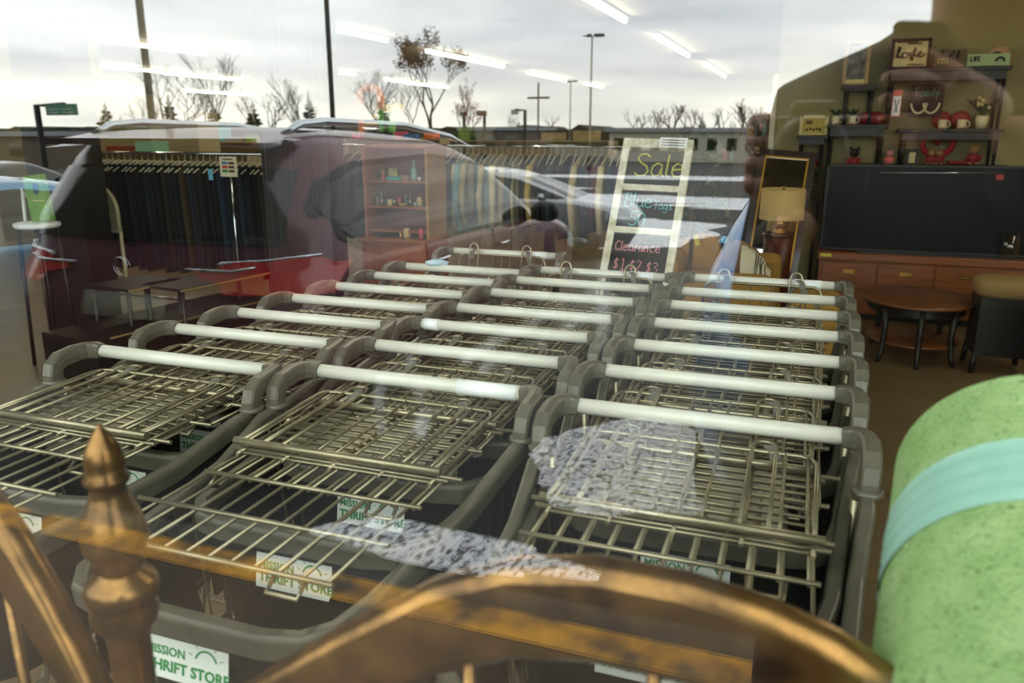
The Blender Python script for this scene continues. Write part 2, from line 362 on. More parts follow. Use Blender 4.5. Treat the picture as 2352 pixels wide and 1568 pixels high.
    add_mesh(g, font_mesh('b', 'MISSION', .0185, grn, .0002, bold=.0004), M4 @ Z @ Matrix.Translation((.006, .036, 0)))
    c = (.112, .037)
    for p in range(14):
        a0, a1 = R(15+150*p/14), R(15+150*(p+1)/14)
        q = [(c[0]+r_*math.cos(a_), c[1]+r_*math.sin(a_), .0006) for r_, a_ in ((.017, a0), (.02, a0), (.02, a1), (.017, a1))]
        b0 = len(g.v); g.v += [tuple(M4 @ Vector(x)) for x in q]; g.face(range(b0, b0+4))
    for a in (20, 55, 90, 125, 160):
        ca, sa = math.cos(R(a)), math.sin(R(a)); q = [(c[0]+ca*.025-sa*.0006, c[1]+sa*.025+ca*.0006, .0006), (c[0]+ca*.032-sa*.0006, c[1]+sa*.032+ca*.0006, .0006), (c[0]+ca*.032+sa*.0006, c[1]+sa*.032-ca*.0006, .0006), (c[0]+ca*.025+sa*.0006, c[1]+sa*.025-ca*.0006, .0006)]
        b0 = len(g.v); g.v += [tuple(M4 @ Vector(x)) for x in q]; g.face(range(b0, b0+4))
    t.part('lettering', g, grn, parent=nz_)
    # rear gate: pushed up and forward by the next cart, or hanging upright on the last cart of a row
    def gate(fn):
        g = MB()
        for k in range(11):
            x = -.2+.04*k; g.tube([fn(x, 0), fn(x, .62)], W2 if k not in (2, 8) else .0042, 5)
        for d, r_, wd in ((.62, .0045, .215), (.5, .0045, .235), (.27, .0045, .225), (.12, .0035, .215)): g.tube([fn(-wd, d, .005), fn(wd, d, .005)], r_, 6)
        for x in (-.06, .10):
            g.tube([fn(x-.022, .27, 0), fn(x-.022, .245, .014), fn(x+.022, .245, .014), fn(x+.022, .27, 0)], .003, 5)
        g.tube([fn(-.19, .62), fn(-.19, .645, -.012), fn(-.19, .62, -.02)], .004, 5); g.tube([fn(.12, .62), fn(.12, .64, -.014), fn(.17, .64, -.014), fn(.17, .62)], .004, 5)
        return g
    def seat(fn):
        g = MB()
        for k in range(11):
            x = -.19+.038*k
            if k in (2, 3, 7, 8): continue
            g.tube([fn(x, .045), fn(x, .335)], W2, 5)
        for x in (-.135, .115):
            g.tube([fn(x-.021, .335), fn(x-.021, .02), fn(x-.016, .004), fn(x-.007, -.004), fn(x+.007, -.004), fn(x+.016, .004), fn(x+.021, .02), fn(x+.021, .335)], .0042, 6)
        g.tube([fn(-.215, .335), fn(.215, .335)], .0075, 8)
        g.tube([fn(-.2, .335), fn(-.205, .075), fn(-.195, .05), fn(-.175, .043), fn(.175, .043), fn(.195, .05), fn(.205, .075), fn(.2, .335)], .0045, 6)
        return g
    def flap(fn):
        g = MB()
        for k in range(11): g.tube([fn(-.2, .055+.027*k), fn(.2, .055+.027*k)], .0032, 5)
        for x in (-.2, -.1, 0, .1, .2): g.tube([fn(x, .045), fn(x, .335)], .004, 5)
        return g
    if kind == 'nested':
        fg = lambda x, d, o=0: (x, -.06-d, .958-.004*d+o)
        fs = lambda x, d, o=0: (x, -.004-d, .992-.03*d+o)
        ff = lambda x, d, o=0: (x, -.02-d, .972-.03*d+o)
        fp = lambda x, d, o=0: (x, -.02-d, .9655-.03*d+o*.5)
    else:
        fg = lambda x, d, o=0: (x, -.115-.06*d-o, .955-d*.62)
        fs = lambda x, d, o=0: (x, -.022-.16*d-o, 1.058-d)
        ff = lambda x, d, o=0: (x, -.075-.1*d, .985-d)
        fp = lambda x, d, o=0: (x, -.095-.05*d, .98-d)
    t.part('rear_gate', gate(fg), wire)
    t.part('child_seat_back', seat(fs), wire)
    t.part('child_seat_grid', flap(ff), wire)
    pl = MB(); q = [fp(x, d) for x, d in ((-.15, .07), (-.135, .055), (.135, .055), (.15, .07), (.15, .3), (-.15, .3))]
    q2 = [fp(x, d, -.006) if kind == 'nested' else tuple(Vector(fp(x, d))+Vector((0, -.006, 0))) for x, d in ((-.15, .07), (-.135, .055), (.135, .055), (.15, .07), (.15, .3), (-.15, .3))]
    pl.v = q+q2; pl.face(range(6)); pl.face(list(range(6, 12))[::-1])
    for i in range(6): pl.face((i, i+6, (i+1) % 6+6, (i+1) % 6))
    t.part('seat_flap', pl, mm('grey_flap', '#98917c', .5), label='grey plastic seat flap')
    for x0, sg in ((-.13, -1), (.12, 1)):
        b = MB(); o0 = Vector(fs(x0, .02, .004))
        pth = [o0, o0+Vector((.014*sg, -.03, -.004)), o0+Vector((.018*sg, -.05, -.022)), o0+Vector((.045*sg, -.075, -.05)), o0+Vector((.075*sg, -.1, -.075))] if sg > 0 else [o0, o0+Vector((.008, -.02, 0)), o0+Vector((.004, -.045, -.01)), o0+Vector((.012, -.065, -.035))]
        for i in range(len(pth)-1): b.bar(pth[i], pth[i+1], .019, .0016)
        t.part('seat_belt', b, strapm)
    fl = MB()
    for k in range(11): fl.tube([(-.17+.034*k, -.1, .60), (-.15+.03*k, -.7, .66)], W2, 4)
    for y in (-.12, -.3, -.5, -.69): fl.tube([(-.2, y, .6-(y+.1)*.1), (.2, y, .6-(y+.1)*.1)], .004, 4)
    t.part('basket_floor', fl, wire)
    ch = MB()
    for s in (-1, 1):
        ch.tube([(s*.27, -.1, .95), (s*.26, -.05, .6), (s*.25, -.03, .2), (s*.22, -.08, .14), (s*.17, -.7, .14)], .011, 8)
        ch.tube([(s*.165, -.68, .15), (s*.17, -.5, .62)], .009, 6)
    ch.tube([(-.25, -.03, .2), (.25, -.03, .2)], .009, 6); ch.tube([(-.17, -.7, .14), (.17, -.7, .14)], .009, 6)
    t.part('frame', ch, wire)
    for x, y in ((-.23, -.07), (.23, -.07), (-.16, -.66), (.16, -.66)):
        w_ = t.part('wheel', MB().lathe([(.02, -.012), (.055, -.012), (.06, -.006), (.06, .006), (.055, .012), (.02, .012)], (x, y, .06), 16, 'x'), rubber)
        t.part('caster_fork', MB().box(x-.02, x-.015, y-.02, y+.02, .05, .14).box(x+.015, x+.02, y-.02, y+.02, .05, .14).box(x-.02, x+.02, y-.02, y+.02, .13, .145), wire, parent=w_)
    return t.o
protoN = make_cart('nested'); protoE = make_cart('upright')
ORD = ['topmost nearest the window, its whole basket in view', 'second from the window', 'third from the window', 'fourth from the window', 'fifth from the window', 'third from the far end', 'second from the far end', 'last at the far end']
RC = [(-.145, 1.46), (-.15, 1.715), (-.135, 1.965), (-.13, 2.225), (-.125, 2.485), (-.125, 2.72), (-.12, 2.995)]
MC = [(-.765, 1.49), (-.755, 1.735), (-.75, 1.985), (-.74, 2.215), (-.73, 2.475), (-.725, 2.72), (-.71, 2.96)]
LC = [(-1.37, 1.45), (-1.36, 1.70), (-1.33, 1.925), (-1.305, 2.165), (-1.285, 2.395), (-1.265, 2.63), (-1.25, 2.86), (-1.245, 3.32)]
used = set()
for rown, (name, C_) in enumerate((('row by the green roll', RC), ('middle row', MC), ('row by the trouser rack', LC))):
    for k, (x, y) in enumerate(C_):
        last = k == len(C_)-1; src = protoE if last else protoN
        if src in used: o = copy_tree(src)
        else: o = src; used.add(src)
        o.location = (x, y, 0)
        n_ = len(C_)
        wd = ['nearest the window, basket fully visible', 'second from the window', 'third from the window', 'fourth from the window', 'fifth from the window', 'sixth from the window', 'seventh from the window'][k] if not last else 'last, its child seat upright'
        o['label'] = 'shopping cart in the %s, %s' % (name, wd)
        sl = {('M', 0): (.10, .235), ('M', 2): (-.235, -.19), ('R', 6): (.11, .2)}.get(('RML'[rown], k))
        if sl:
            hb = [c for c in o.children if c.name.startswith('handle_bar')][0]
            s_ = single('paper_sleeve', MB().tube([(sl[0], 0, 1.02), (sl[1], 0, 1.02)], .0172, 14), whitem); s_.parent = hb; s_['label'] = 'white paper sleeve'
# crumpled pale blue wipe lying on a handle in the left row
# ================================================================ FOAM ROLL AND PLINTH
foam = mat('green_foam', '#b9da98', .95, spec=.15, col2='#a3cb84', vscale=30, bump=.9, bscale=300)
t_ = foam.node_tree; b_ = t_.nodes['Principled BSDF']
vo = t_.nodes.new('ShaderNodeTexNoise'); vo.inputs['Scale'].default_value = 260; vo.inputs['Detail'].default_value = 1
cr = t_.nodes.new('ShaderNodeValToRGB'); cr.color_ramp.elements[0].position = .30; cr.color_ramp.elements[0].color = (.12, .2, .1, 1); cr.color_ramp.elements[1].position = .345; cr.color_ramp.elements[1].color = (1, 1, 1, 1)
tcf = t_.nodes.new('ShaderNodeTexCoord'); t_.links.new(tcf.outputs['Object'], vo.inputs['Vector']); t_.links.new(vo.outputs[0], cr.inputs[0])
mxx = t_.nodes.new('ShaderNodeMixRGB'); mxx.blend_type = 'MULTIPLY'; mxx.inputs[0].default_value = 1
src_ = b_.inputs['Base Color'].links[0].from_socket; t_.links.new(src_, mxx.inputs[1]); t_.links.new(cr.outputs[0], mxx.inputs[2]); t_.links.new(mxx.outputs[0], b_.inputs['Base Color'])
tape = mat('packing_tape', '#a3d6c8', .16, spec=.8, bump=.35, bscale=60, stretch=(1, 60, 1))
RR = .133
fr_ = Thing('foam_roll', 'thick speckled pale green foam roll wrapped with clear tape in the window', 'foam roll', (.248, .875, 1.20))
dirn = Vector((-.045, -.36, -.085)).normalized()
X_ = dirn.cross(Vector((0, 0, 1))).normalized(); Z_ = X_.cross(dirn)
def rollring(s, r, k): a = 2*PI*k; return tuple(dirn*s+X_*(r*math.cos(a))+Z_*(r*math.sin(a)))
mb = MB(); mb.grid(lambda u, v: rollring(.0+.455*u, RR*(1-.0), v), 10, 64)
for s_, sg in ((0, 1), (.455, -1)):
    def spiral(u, v, s_=s_): return rollring(s_, RR*(1-u), v)
    mb.grid(spiral, 8, 64, flip=(sg < 0))
fr_.part('roll', mb, foam)
mb = MB(); mb.grid(lambda u, v: rollring(.115+.085*u, RR+.0015+.0009*math.sin(u*40+v*9), v), 10, 72)
fr_.part('tape_band', mb, tape, label='shiny clear tape band')
plw = mat('dark_stain_wood', '#1a130c', .5, var=.2, vscale=12, stretch=(1, 1, .1))
pl_ = Thing('display_plinth', 'tall dark wooden plinth under the green foam roll', 'plinth', (.26, .66, 0))
pl_.part('body', MB().box(-.125, .22, -.16, .15, .04, .935), plw); pl_.part('top', MB().box(-.14, .24, -.17, .17, .935, .958), plw, bevel=.004); pl_.part('plinth_base', MB().box(-.135, .23, -.17, .16, 0, .04), plw)
# ================================================================ BRASS BED HEADBOARD just behind the glass
brass = mat('aged_brass', '#9a7444', .27, .8, var=.35, vscale=18, col2='#4e3821')
hb = Thing('bed_headboard', 'aged brass headboard with arched rails and a turned finial in the window', 'headboard', (-.63, .55, 0))
def off(p): return (p[0]+.63, p[1]-.55, p[2])
post = MB().lathe([(.021, 0), (.021, 1.03), (.023, 1.045), (.031, 1.055), (.034, 1.07), (.03, 1.078), (.034, 1.083), (.037, 1.095), (.033, 1.105), (.022, 1.112), (.02, 1.118)], (0, 0, 0), 24)
hb.part('post', post, brass)
hb.part('finial', MB().lathe([(.02, 1.118), (.026, 1.121), (.020, 1.126), (.031, 1.14), (.0325, 1.155), (.028, 1.175), (.019, 1.197), (.0165, 1.207), (.021, 1.212), (.0225, 1.217), (.018, 1.222), (.0195, 1.232), (.017, 1.247), (.009, 1.262), (.003, 1.270), (0, 1.274)], (0, 0, 0), 24), brass)
def rail(pts, hgt, th, name):
    g = MB(); n = len(pts)
    def f(u, v):
        k = u*(n-1); i = min(int(k), n-2); fr = k-i; p = Vector(pts[i]).lerp(Vector(pts[i+1]), fr)
        sec = [(-th, 0), (-th*.8, hgt*.12), (0, hgt*.2), (th*.8, hgt*.12), (th, 0), (th*.9, -hgt*.8), (0, -hgt), (-th*.9, -hgt*.8), (-th, 0)]
        q = sec[int(round(v*8))]; return (p.x+.63, p.y-.55+q[0], p.z+q[1])
    g.grid(f, (n-1)*3, 8); return hb.part(name, g, brass)
mainarc = [(-.60, .55, .90), (-.52, .55, .97), (-.45, .55, 1.03), (-.36, .55, 1.10), (-.27, .55, 1.165), (-.20, .55, 1.198), (-.13, .55, 1.212), (-.06, .55, 1.212), (0, .55, 1.203), (.05, .55, 1.188), (.10, .55, 1.160), (.16, .55, 1.10)]
rail(mainarc, .082, .018, 'arched_rail')
rail([(-.92, .55, 1.22), (-.85, .55, 1.195), (-.80, .55, 1.155), (-.765, .55, 1.11), (-.73, .55, 1.05), (-.70, .55, .99), (-.66, .55, .90)], .10, .018, 'arched_rail')
sp_ = MB()
for x in (-.40, -.24, -.08, .06): sp_.tube([off((x, .55, .45)), off((x, .55, 1.06 if x < -.3 else 1.15))], .006, 6)
for x in (-.80, -.9): sp_.tube([off((x, .55, .45)), off((x, .55, 1.1))], .006, 6)
sp_.tube([off((-1.0, .55, .47)), off((.16, .55, .47))], .012, 8)
hb.part('spindles', sp_, brass)
hb.part('side_post', MB().tube([off((.16, .55, 0)), off((.16, .55, 1.09))], .018, 12).blob(off((.16, .55, 1.10)), .026), brass)
hb.part('side_post', MB().tube([off((-.98, .55, 0)), off((-.98, .55, 1.22))], .018, 12).blob(off((-.98, .55, 1.23)), .026), brass)
# ================================================================ OUTSIDE: the pavement and car park that the window reflects
conc = mat('sidewalk_concrete', '#57493a', .9, var=.35, vscale=2.2, bump=.4, bscale=90)
asph = mat('asphalt', '#32312f', .9, var=.25, vscale=1.2, bump=.5, bscale=160)
snow = mat('old_snow', '#f8fbff', .85, col2='#6a6c70', vscale=38, bump=.3, bscale=40)
for n_ in snow.node_tree.nodes:
    if n_.type == 'VALTORGB': n_.color_ramp.elements[0].position = .43; n_.color_ramp.elements[1].position = .5
ypaint = mat('worn_yellow_paint', '#e0a030', .75, col2='#5a4c3c', vscale=6, bump=.3, bscale=60)
def gz(Y): return -.15-.035*max(0, min(Y-2.3, 12))
struct('sidewalk', MB().box(-14, 14, .54, 2.06, -.2, 0), conc, mirror=True)
struct('kerb', MB().box(-14, 14, 2.20, 2.33, -.3, -.004), mat('kerb_concrete', '#4c4a44', .9, var=.3, vscale=4), mirror=True)
struct('trim_5', MB().box(-14, 14, 2.06, 2.2, -.2, .002), ypaint, mirror=True)
g = MB()
g.grid(lambda u, v: (-90+180*u, 2.28+(14.3-2.28)*v, gz(2.28+(14.3-2.28)*v)), 1, 8); g.grid(lambda u, v: (-160+320*u, 14.3+130*v, gz(15)), 1, 1)
struct('ground', g, asph, mirror=True)
def snow_patch(cx, cy, rx, ry, h, label, seed):
    g = MB(); n = 22
    def f(u, v):
        a = 2*PI*v; k = u*(1+.35*noise.noise(Vector((math.cos(a)*1.6+seed, math.sin(a)*1.6, u)))+.15*noise.noise(Vector((math.cos(a)*5+seed, math.sin(a)*5, 3))))
        x = cx+rx*k*math.cos(a); y = cy+ry*k*math.sin(a)
        return (x-cx, y-cy, gz(y)-gz(cy)+.004+h*max(0, 1-u*u)*(.6+.8*noise.noise(Vector((x*3, y*3, seed))))-(.01 if u > .98 else 0))
    g.grid(f, 10, 48); single('snow_patch', g, snow, label, 'snow patch', (cx, cy, gz(cy)), group='patches of old snow', mirror=True)
snow_patch(-.80, 4.05, .52, .70, .05, 'grainy old snow on the asphalt just past the yellow kerb', 1.3)
snow_patch(-1.35, 2.78, .65, .17, .02, 'thin dirty slush strip along the yellow kerb', 4.1)
snow_patch(-3.3, 17.5, 1.8, 2.8, .04, 'wide trampled snow on the driving lane', 9.2)
for k, (x, y, a, b) in enumerate(((-6, 26, 8, 1.2), (4, 24, 9, 1.0), (-16, 30, 9, 1.1), (10, 34, 12, 1.4), (-2, 38, 14, 1.6))):
    snow_patch(x, y, a, b, .12, 'long low snow bank across the far car park', 11.1+k)
# ---- vehicles
def interp(tab, z):
    if z <= tab[0][0]: return tab[0][1:]
    for a, b in zip(tab, tab[1:]):
        if z <= b[0]:
            f = (z-a[0])/(b[0]-a[0]); f2 = f; return tuple(p+(q-p)*f2 for p, q in zip(a[1:], b[1:]))
    return tab[-1][1:]
class Car:
    def __init__(s, name, label, tab, paint, loc, rz, slope, wheels, zs=None):
        s.tab = tab; s.sl = slope
        s.t = Thing(name, label, 'car', loc, rz, mirror=True)
        mb = MB(); z0, z1 = tab[0][0], tab[-1][0]
        NZ = 44; NP = 96
        def f(u, v):
            z = z0+(z1-z0)*(1-(1-u)**1.5); return s.pt(v, z, 0)
        mb.grid(f, NZ, NP)
        yr, yf, w_, rc = interp(tab, z1)
        def roof(u, v):
            x = -w_+2*w_*v; y = yr+(yf-yr)*u; k = (1-(2*v-1)**4)*(1-(2*u-1)**4); return (x*(1-.0*k), y, z1+.03*k-s.sl*y-.004)
        mb.grid(roof, 10, 10)
        s.body = s.t.part('body', mb, paint)
        for x, y, r in wheels:
            side = 1 if x > 0 else -1
            wl = s.t.part('wheel', MB().lathe([(.0, -.02), (r*.62, -.03), (r*.66, -.02), (r, -.02), (r, .2), (.0, .2)] if side < 0 else [(0, -.2), (r, -.2), (r, .02), (r*.66, .02), (r*.62, .03), (0, .02)], (x, y, r-s.sl*y), 28, 'x'), rubber)
            s.t.part('rim', MB().lathe([(0, 0), (r*.6, .0), (r*.6, .012*side), (0, .03*side)], (x+side*.03, y, r-s.sl*y), 20, 'x'), mm('alloy', '#9a9c9e', .3, .8), parent=wl)
            s.t.part('wheel_arch', MB().lathe([(r*1.02, -.02*side), (r*1.16, -.02*side), (r*1.16, .035*side), (r*1.02, .035*side)], (x+side*.015, y, r-s.sl*y), 28, 'x', cap=False), mm('car_black', '#0b0b0c', .4), parent=s.body)
    def outline(s, z):
        yr, yf, w_, rc = interp(s.tab, z); rc = min(rc, w_*.9, (yf-yr)*.45)
        return yr, yf, w_, rc
    def pt(s, v, z, o):
        """v 0..1 round the plan outline starting mid rear, going to the right side; o offset outward"""
        yr, yf, w_, rc = s.outline(z)
        segs = [w_-rc, rc*PI/2, (yf-yr-2*rc), rc*PI/2, 2*(w_-rc), rc*PI/2, (yf-yr-2*rc), rc*PI/2, w_-rc]
        return s.along(v*sum(segs), z, o)
    def along(s, p, z, o):
        yr, yf, w_, rc = s.outline(z)
        sgn = 1
        a, c, l = w_-rc, rc*PI/2, (yf-yr-2*rc); tot = 4*a+4*c+2*l
        p = p % tot
        if p > tot/2: p = tot-p; sgn = -1
        if p < a: x, y, nx, ny = p, yr-.035*(1-(p/w_)**2), 0, -1
        elif p < a+c: t = (p-a)/rc; nx, ny = math.sin(t), -math.cos(t); x, y = a+rc*nx, yr+rc+rc*ny-.035*(1-(x_w(a+rc*nx, w_))**2)
        elif p < a+c+l: x, y, nx, ny = w_, yr+rc+(p-a-c), 1, 0
        elif p < a+2*c+l: t = (p-a-c-l)/rc; nx, ny = math.cos(t), math.sin(t); x, y = a+rc*nx, yf-rc+rc*ny+.06*(1-(x_w(a+rc*nx, w_))**2)
        else: q = p-(a+2*c+l); x = a-q; y = yf+.06*(1-(x/w_)**2); nx, ny = 0, 1
        return (sgn*(x+nx*o), y+ny*o, z-s.sl*y)
    def py(s, y, z):
        yr, yf, w_, rc = s.outline(z); a, c = w_-rc, rc*PI/2
        if y < yr+rc: return a+rc*math.acos(max(-1, min(1, 1-(y-yr)/rc))) if y > yr else a
        return a+c+(y-yr-rc)
    def side_patch(s, name, lo, up, m, side=1, o=.008, parent=None, n=30, rows=8, label=None):
        mb = MB()
        def poly(t, L_):
            for a, b in zip(L_, L_[1:]):
                if t <= b[0]: return a[1]+(b[1]-a[1])*(t-a[0])/(b[0]-a[0])
            return L_[-1][1]
        y0, y1 = lo[0][0], lo[-1][0]
        def f(u, v):
            y = y0+(y1-y0)*u; z = poly(y, lo); z += (poly(y, up)-z)*v; p = s.along(s.py(y, z), z, o); return (side*p[0], p[1], p[2])
        mb.grid(f, n, rows, flip=side < 0); return s.t.part(name, mb, m, parent=parent, label=label)
    def end_patch(s, name, x0, x1, zl, zu, m, o=.008, rear=True, parent=None, label=None, taper=1.0):
        mb = MB()
        def f(u, v):
            x = x0+(x1-x0)*u; z = zl(x)+(zu(x)-zl(x))*v; xx = x*(1-(1-taper)*v)
            yr, yf, w_, rc = s.outline(z); a = w_-rc; q = abs(xx)
            p = q if q < a else a+rc*math.asin(min(1, (q-a)/rc))
            if rear: P = s.along(p, z, o)
            else:
                yv = (a*0+2*a+2*rc*PI/2+(yf-yr-2*rc)); P = s.along(yv-p, z, o)
            return (math.copysign(P[0], xx), P[1], P[2])
        mb.grid(f, 24, 8, flip=not rear); return s.t.part(name, mb, m, parent=parent, label=label)
def x_w(x, w_): return min(1, x/w_)
cglass = mat('car_glass', '#0a1413', .05, spec=.6)
cblack = mm('car_black', '#0b0b0c', .4)
chrome = mat('chrome', '#c8d0d6', .12, .95)
redl = mat('red_lamp', '#a81016', .15, coat=.6); redl.node_tree.nodes['Principled BSDF'].inputs['Emission Color'].default_value = (.9, .02, .03, 1); redl.node_tree.nodes['Principled BSDF'].inputs['Emission Strength'].default_value = .18
maroon = mat('maroon_paint', '#582a36', .30, .2, coat=.35)
suvt = [(.22, .28, 4.72, .86, .25), (.40, .08, 4.95, .94, .32), (.62, .02, 5.0, .975, .36), (.85, .05, 4.95, .985, .38), (.98, .10, 4.80, .98, .42), (1.06, .13, 4.45, .972, .45), (1.13, .17, 3.85, .955, .40),
        (1.25, .22, 3.55, .93, .36), (1.45, .33, 3.15, .86, .36), (1.58, .40, 2.85, .80, .36), (1.66, .46, 2.6, .74, .36), (1.70, .55, 2.35, .68, .34), (1.725, .75, 2.1, .58, .3)]
cr_ = Car('maroon_suv', 'dark maroon SUV with silver roof rails, parked with its rear to the shop', suvt, maroon, (-3.12, 2.95, -.14), 0, .035, [(-.88, .98, .38), (.88, .98, .38), (-.88, 3.88, .38), (.88, 3.88, .38)])
for s in (-1, 1):
    cr_.side_patch('window_trim', [(.40, 1.30), (.55, 1.15), (.85, 1.075), (3.72, 1.105), (3.80, 1.13)], [(.40, 1.34), (.50, 1.46), (.80, 1.56), (1.9, 1.615), (2.6, 1.57), (3.2, 1.38), (3.80, 1.14)], cblack, s, .005)
    wn = cr_.side_patch('side_window', [(.46, 1.31), (.60, 1.18), (.90, 1.105), (3.60, 1.135), (3.68, 1.15)], [(.46, 1.34), (.56, 1.44), (.84, 1.53), (1.9, 1.585), (2.6, 1.54), (3.15, 1.36), (3.68, 1.16)], cglass, s, .009)
    cr_.side_patch('tail_light', [(.055, .94), (.20, .95), (.36, 1.0), (.46, 1.05)], [(.055, 1.08), (.20, 1.10), (.36, 1.12), (.46, 1.07)], redl, s, .012)
    cr_.end_patch('tail_light', s*.40, s*.97, lambda x: 1.015-.08*min(1, (abs(x)-.40)/.5), lambda x: 1.04+.04*min(1, (abs(x)-.40)/.5), redl, .012)
    tr = MB(); tr.tube([(s*(cr_.along(cr_.py(y, z), z, .012)[0]), cr_.along(cr_.py(y, z), z, .012)[1], cr_.along(cr_.py(y, z), z, .012)[2]) for y, z in ((.06, 1.07), (.12, 1.085), (.2, 1.10), (.30, 1.115), (.38, 1.12))], .008, 6)
    tr.tube([tuple(Vector(cr_.along(p*1.0, 1.07 if p > .6 else 1.05, .014))*1) if s > 0 else (-cr_.along(p, 1.07 if p > .6 else 1.05, .014)[0], *cr_.along(p, 1.07 if p > .6 else 1.05, .014)[1:]) for p in (.35, .5, .6, .7)], .008, 6)
    cr_.t.part('chrome_strip', tr, chrome)
    rl = MB(); rl.tube([(s*.62, .55, 1.70-.03), (s*.63, .68, 1.755-.03), (s*.64, .9, 1.775-.035), (s*.65, 1.8, 1.785-.06), (s*.655, 2.5, 1.74-.09), (s*.67, 2.85, 1.665-.1)], [.018, .022, .022, .022, .022, .014], 8)
    cr_.t.part('roof_rail', rl, chrome)
    ms = MB().blob((s*1.09, 3.42, 1.165-.12), (.125, .06, .085), 14, sq=.8); ms.bar((s*.93, 3.45, 1.11-.12), (s*1.02, 3.43, 1.11-.12), .05, .03)
    cr_.t.part('wing_mirror', ms, cblack)
    for y, w2 in ((2.52, .006), (1.42, .006)):
        dl = MB(); pts = []
        for k in range(9):
            z = .42+.66*k/8; yy = y-(.13*(1-k/8)**2 if y < 2 else 0)+(.02 if y > 2 else 0); p = cr_.along(cr_.py(yy, z), z, .002); pts.append((s*p[0], p[1], p[2]))
        dl.tube(pts, .005, 4); cr_.t.part('door_seam', dl, cblack)
    for y in (1.62, 2.72):
        p = cr_.along(cr_.py(y, .97), .97, .03); cr_.t.part('door_handle', MB().tube([(s*p[0]-s*.02, p[1]-.09, p[2]), (s*p[0], p[1]-.06, p[2]), (s*p[0], p[1]+.06, p[2]), (s*p[0]-s*.02, p[1]+.09, p[2])], .013, 8), chrome)
    cr_.side_patch('headlight', [(4.45, .78), (4.94, .70)], [(4.45, .92), (4.94, .80)], mm('lamp_glass', '#cfd6da', .1, .4), s, .01)
cr_.end_patch('rear_window', -.80, .80, lambda x: 1.17, lambda x: 1.56-.05*abs(x), cglass, .010, taper=.93)
cr_.end_patch('number_plate', -.26, .26, lambda x: .80, lambda x: .92, mm('plate', '#9a9a92', .5), .012)
cr_.end_patch('rear_bumper', -.96, .96, lambda x: .38, lambda x: .62, maroon, .035)
sp = MB().grid(lambda u, v: (-.70+1.4*u, .24+.30*v+.05*abs(2*u-1)**2, 1.655+.045*v-.02*(2*u-1)**2), 12, 4); sp.grid(lambda u, v: (-.70+1.4*u, .24+.30*v+.05*abs(2*u-1)**2, 1.625+.045*v-.02*(2*u-1)**2), 12, 4, flip=True); sp.bar((-.66, .27, 1.64), (.66, .27, 1.64), .03, .03)
cr_.t.part('rear_spoiler', sp, maroon)
cr_.t.part('rear_wiper', MB().tube([(0, .14, 1.14), (-.35, .19, 1.2)], .009, 5), cblack)
cr_.t.part('badge', MB().lathe([(.045, -.006), (.05, 0), (.045, .006)], (0, .03, 1.05), 20, 'y', cap=False), chrome)
hatch = [(.22, .2, 4.1, .80, .25), (.45, .02, 4.25, .88, .35), (.7, .03, 4.25, .89, .38), (.86, .08, 4.1, .88, .40), (.93, .10, 3.7, .87, .4), (.98, .14, 3.3, .85, .36), (1.15, .3, 2.9, .78, .34), (1.32, .5, 2.45, .68, .32), (1.40, .75, 2.15, .6, .3), (1.43, 1.0, 1.9, .5, .25)]
TALL = 1
def small_car(name, label, paint, loc, rz, slope=.035, lampc=True):
    c = Car(name, label, [(a_*TALL if a_ > .3 else a_, *b_) for a_, *b_ in hatch], paint, loc, rz, slope, [(-.80, .75, .31), (.80, .75, .31), (-.80, 3.35, .31), (.80, 3.35, .31)])
    TK = TALL; tz = lambda L_: [(a_, b_*TK) for a_, b_ in L_]
    for s in (-1, 1):
        c.side_patch('side_window', tz([(.55, .98), (3.12, 1.0)]), tz([(.55, 1.0), (.95, 1.30), (1.7, 1.36), (2.3, 1.30), (3.12, 1.01)]), cglass, s, .008)
        if TK == 1: c.side_patch('tail_light', tz([(.04, .72), (.3, .74)]), tz([(.04, .86), (.3, .84)]), redl, s, .01)
        c.side_patch('headlight', [(3.8, .66), (4.2, .62)], [(3.8, .78), (4.2, .72)], mm('lamp_glass', '#cfd6da', .1, .4), s, .01)
        c.t.part('wing_mirror', MB().blob((s*.95, 2.75, 1.03-slope*2.75), (.09, .06, .06), 12), paint)
    c.end_patch('rear_window', -.66, .66, lambda x: TK, lambda x: 1.3*TK, cglass, .008, taper=.85)
    c.end_patch('windscreen', -.68, .68, lambda x: TK, lambda x: 1.33*TK, cglass, .008, rear=False, taper=.82)
    return c
lblue = mat('light_blue_paint', '#5f93b8', .25, .3, coat=.8); silver = mat('silver_paint', '#a9adb2', .25, .5, coat=.7); blue = mat('bright_blue_paint', '#3f7fc0', .25, .3, coat=.8)
white = mat('white_paint', '#d7dadb', .3, coat=.6); blackp = mat('black_paint', '#0c0c0e', .25, coat=.8)
small_car('blue_hatchback', 'light blue hatchback parked beside the maroon SUV, reflected at the window edge', lblue, (-6.1, 2.6, -.15), R(-4))
small_car('silver_car', 'silver hatchback seen past the bonnet of the maroon SUV', silver, (-6.9, 13.2, gz(13)), R(-84), 0)
TALL = 1.14
small_car('blue_car', 'bright blue car parked in the stall beside the maroon SUV', blue, (.47, 3.15, -.17), R(0))
TALL = 1
small_car('black_car', 'black car far behind the light blue hatchback', blackp, (-17.5, 12.0, gz(15)), R(10), 0)
small_car('white_car', 'white car parked far off by the low brown building', white, (-38, 24, gz(24)), R(-60), 0)
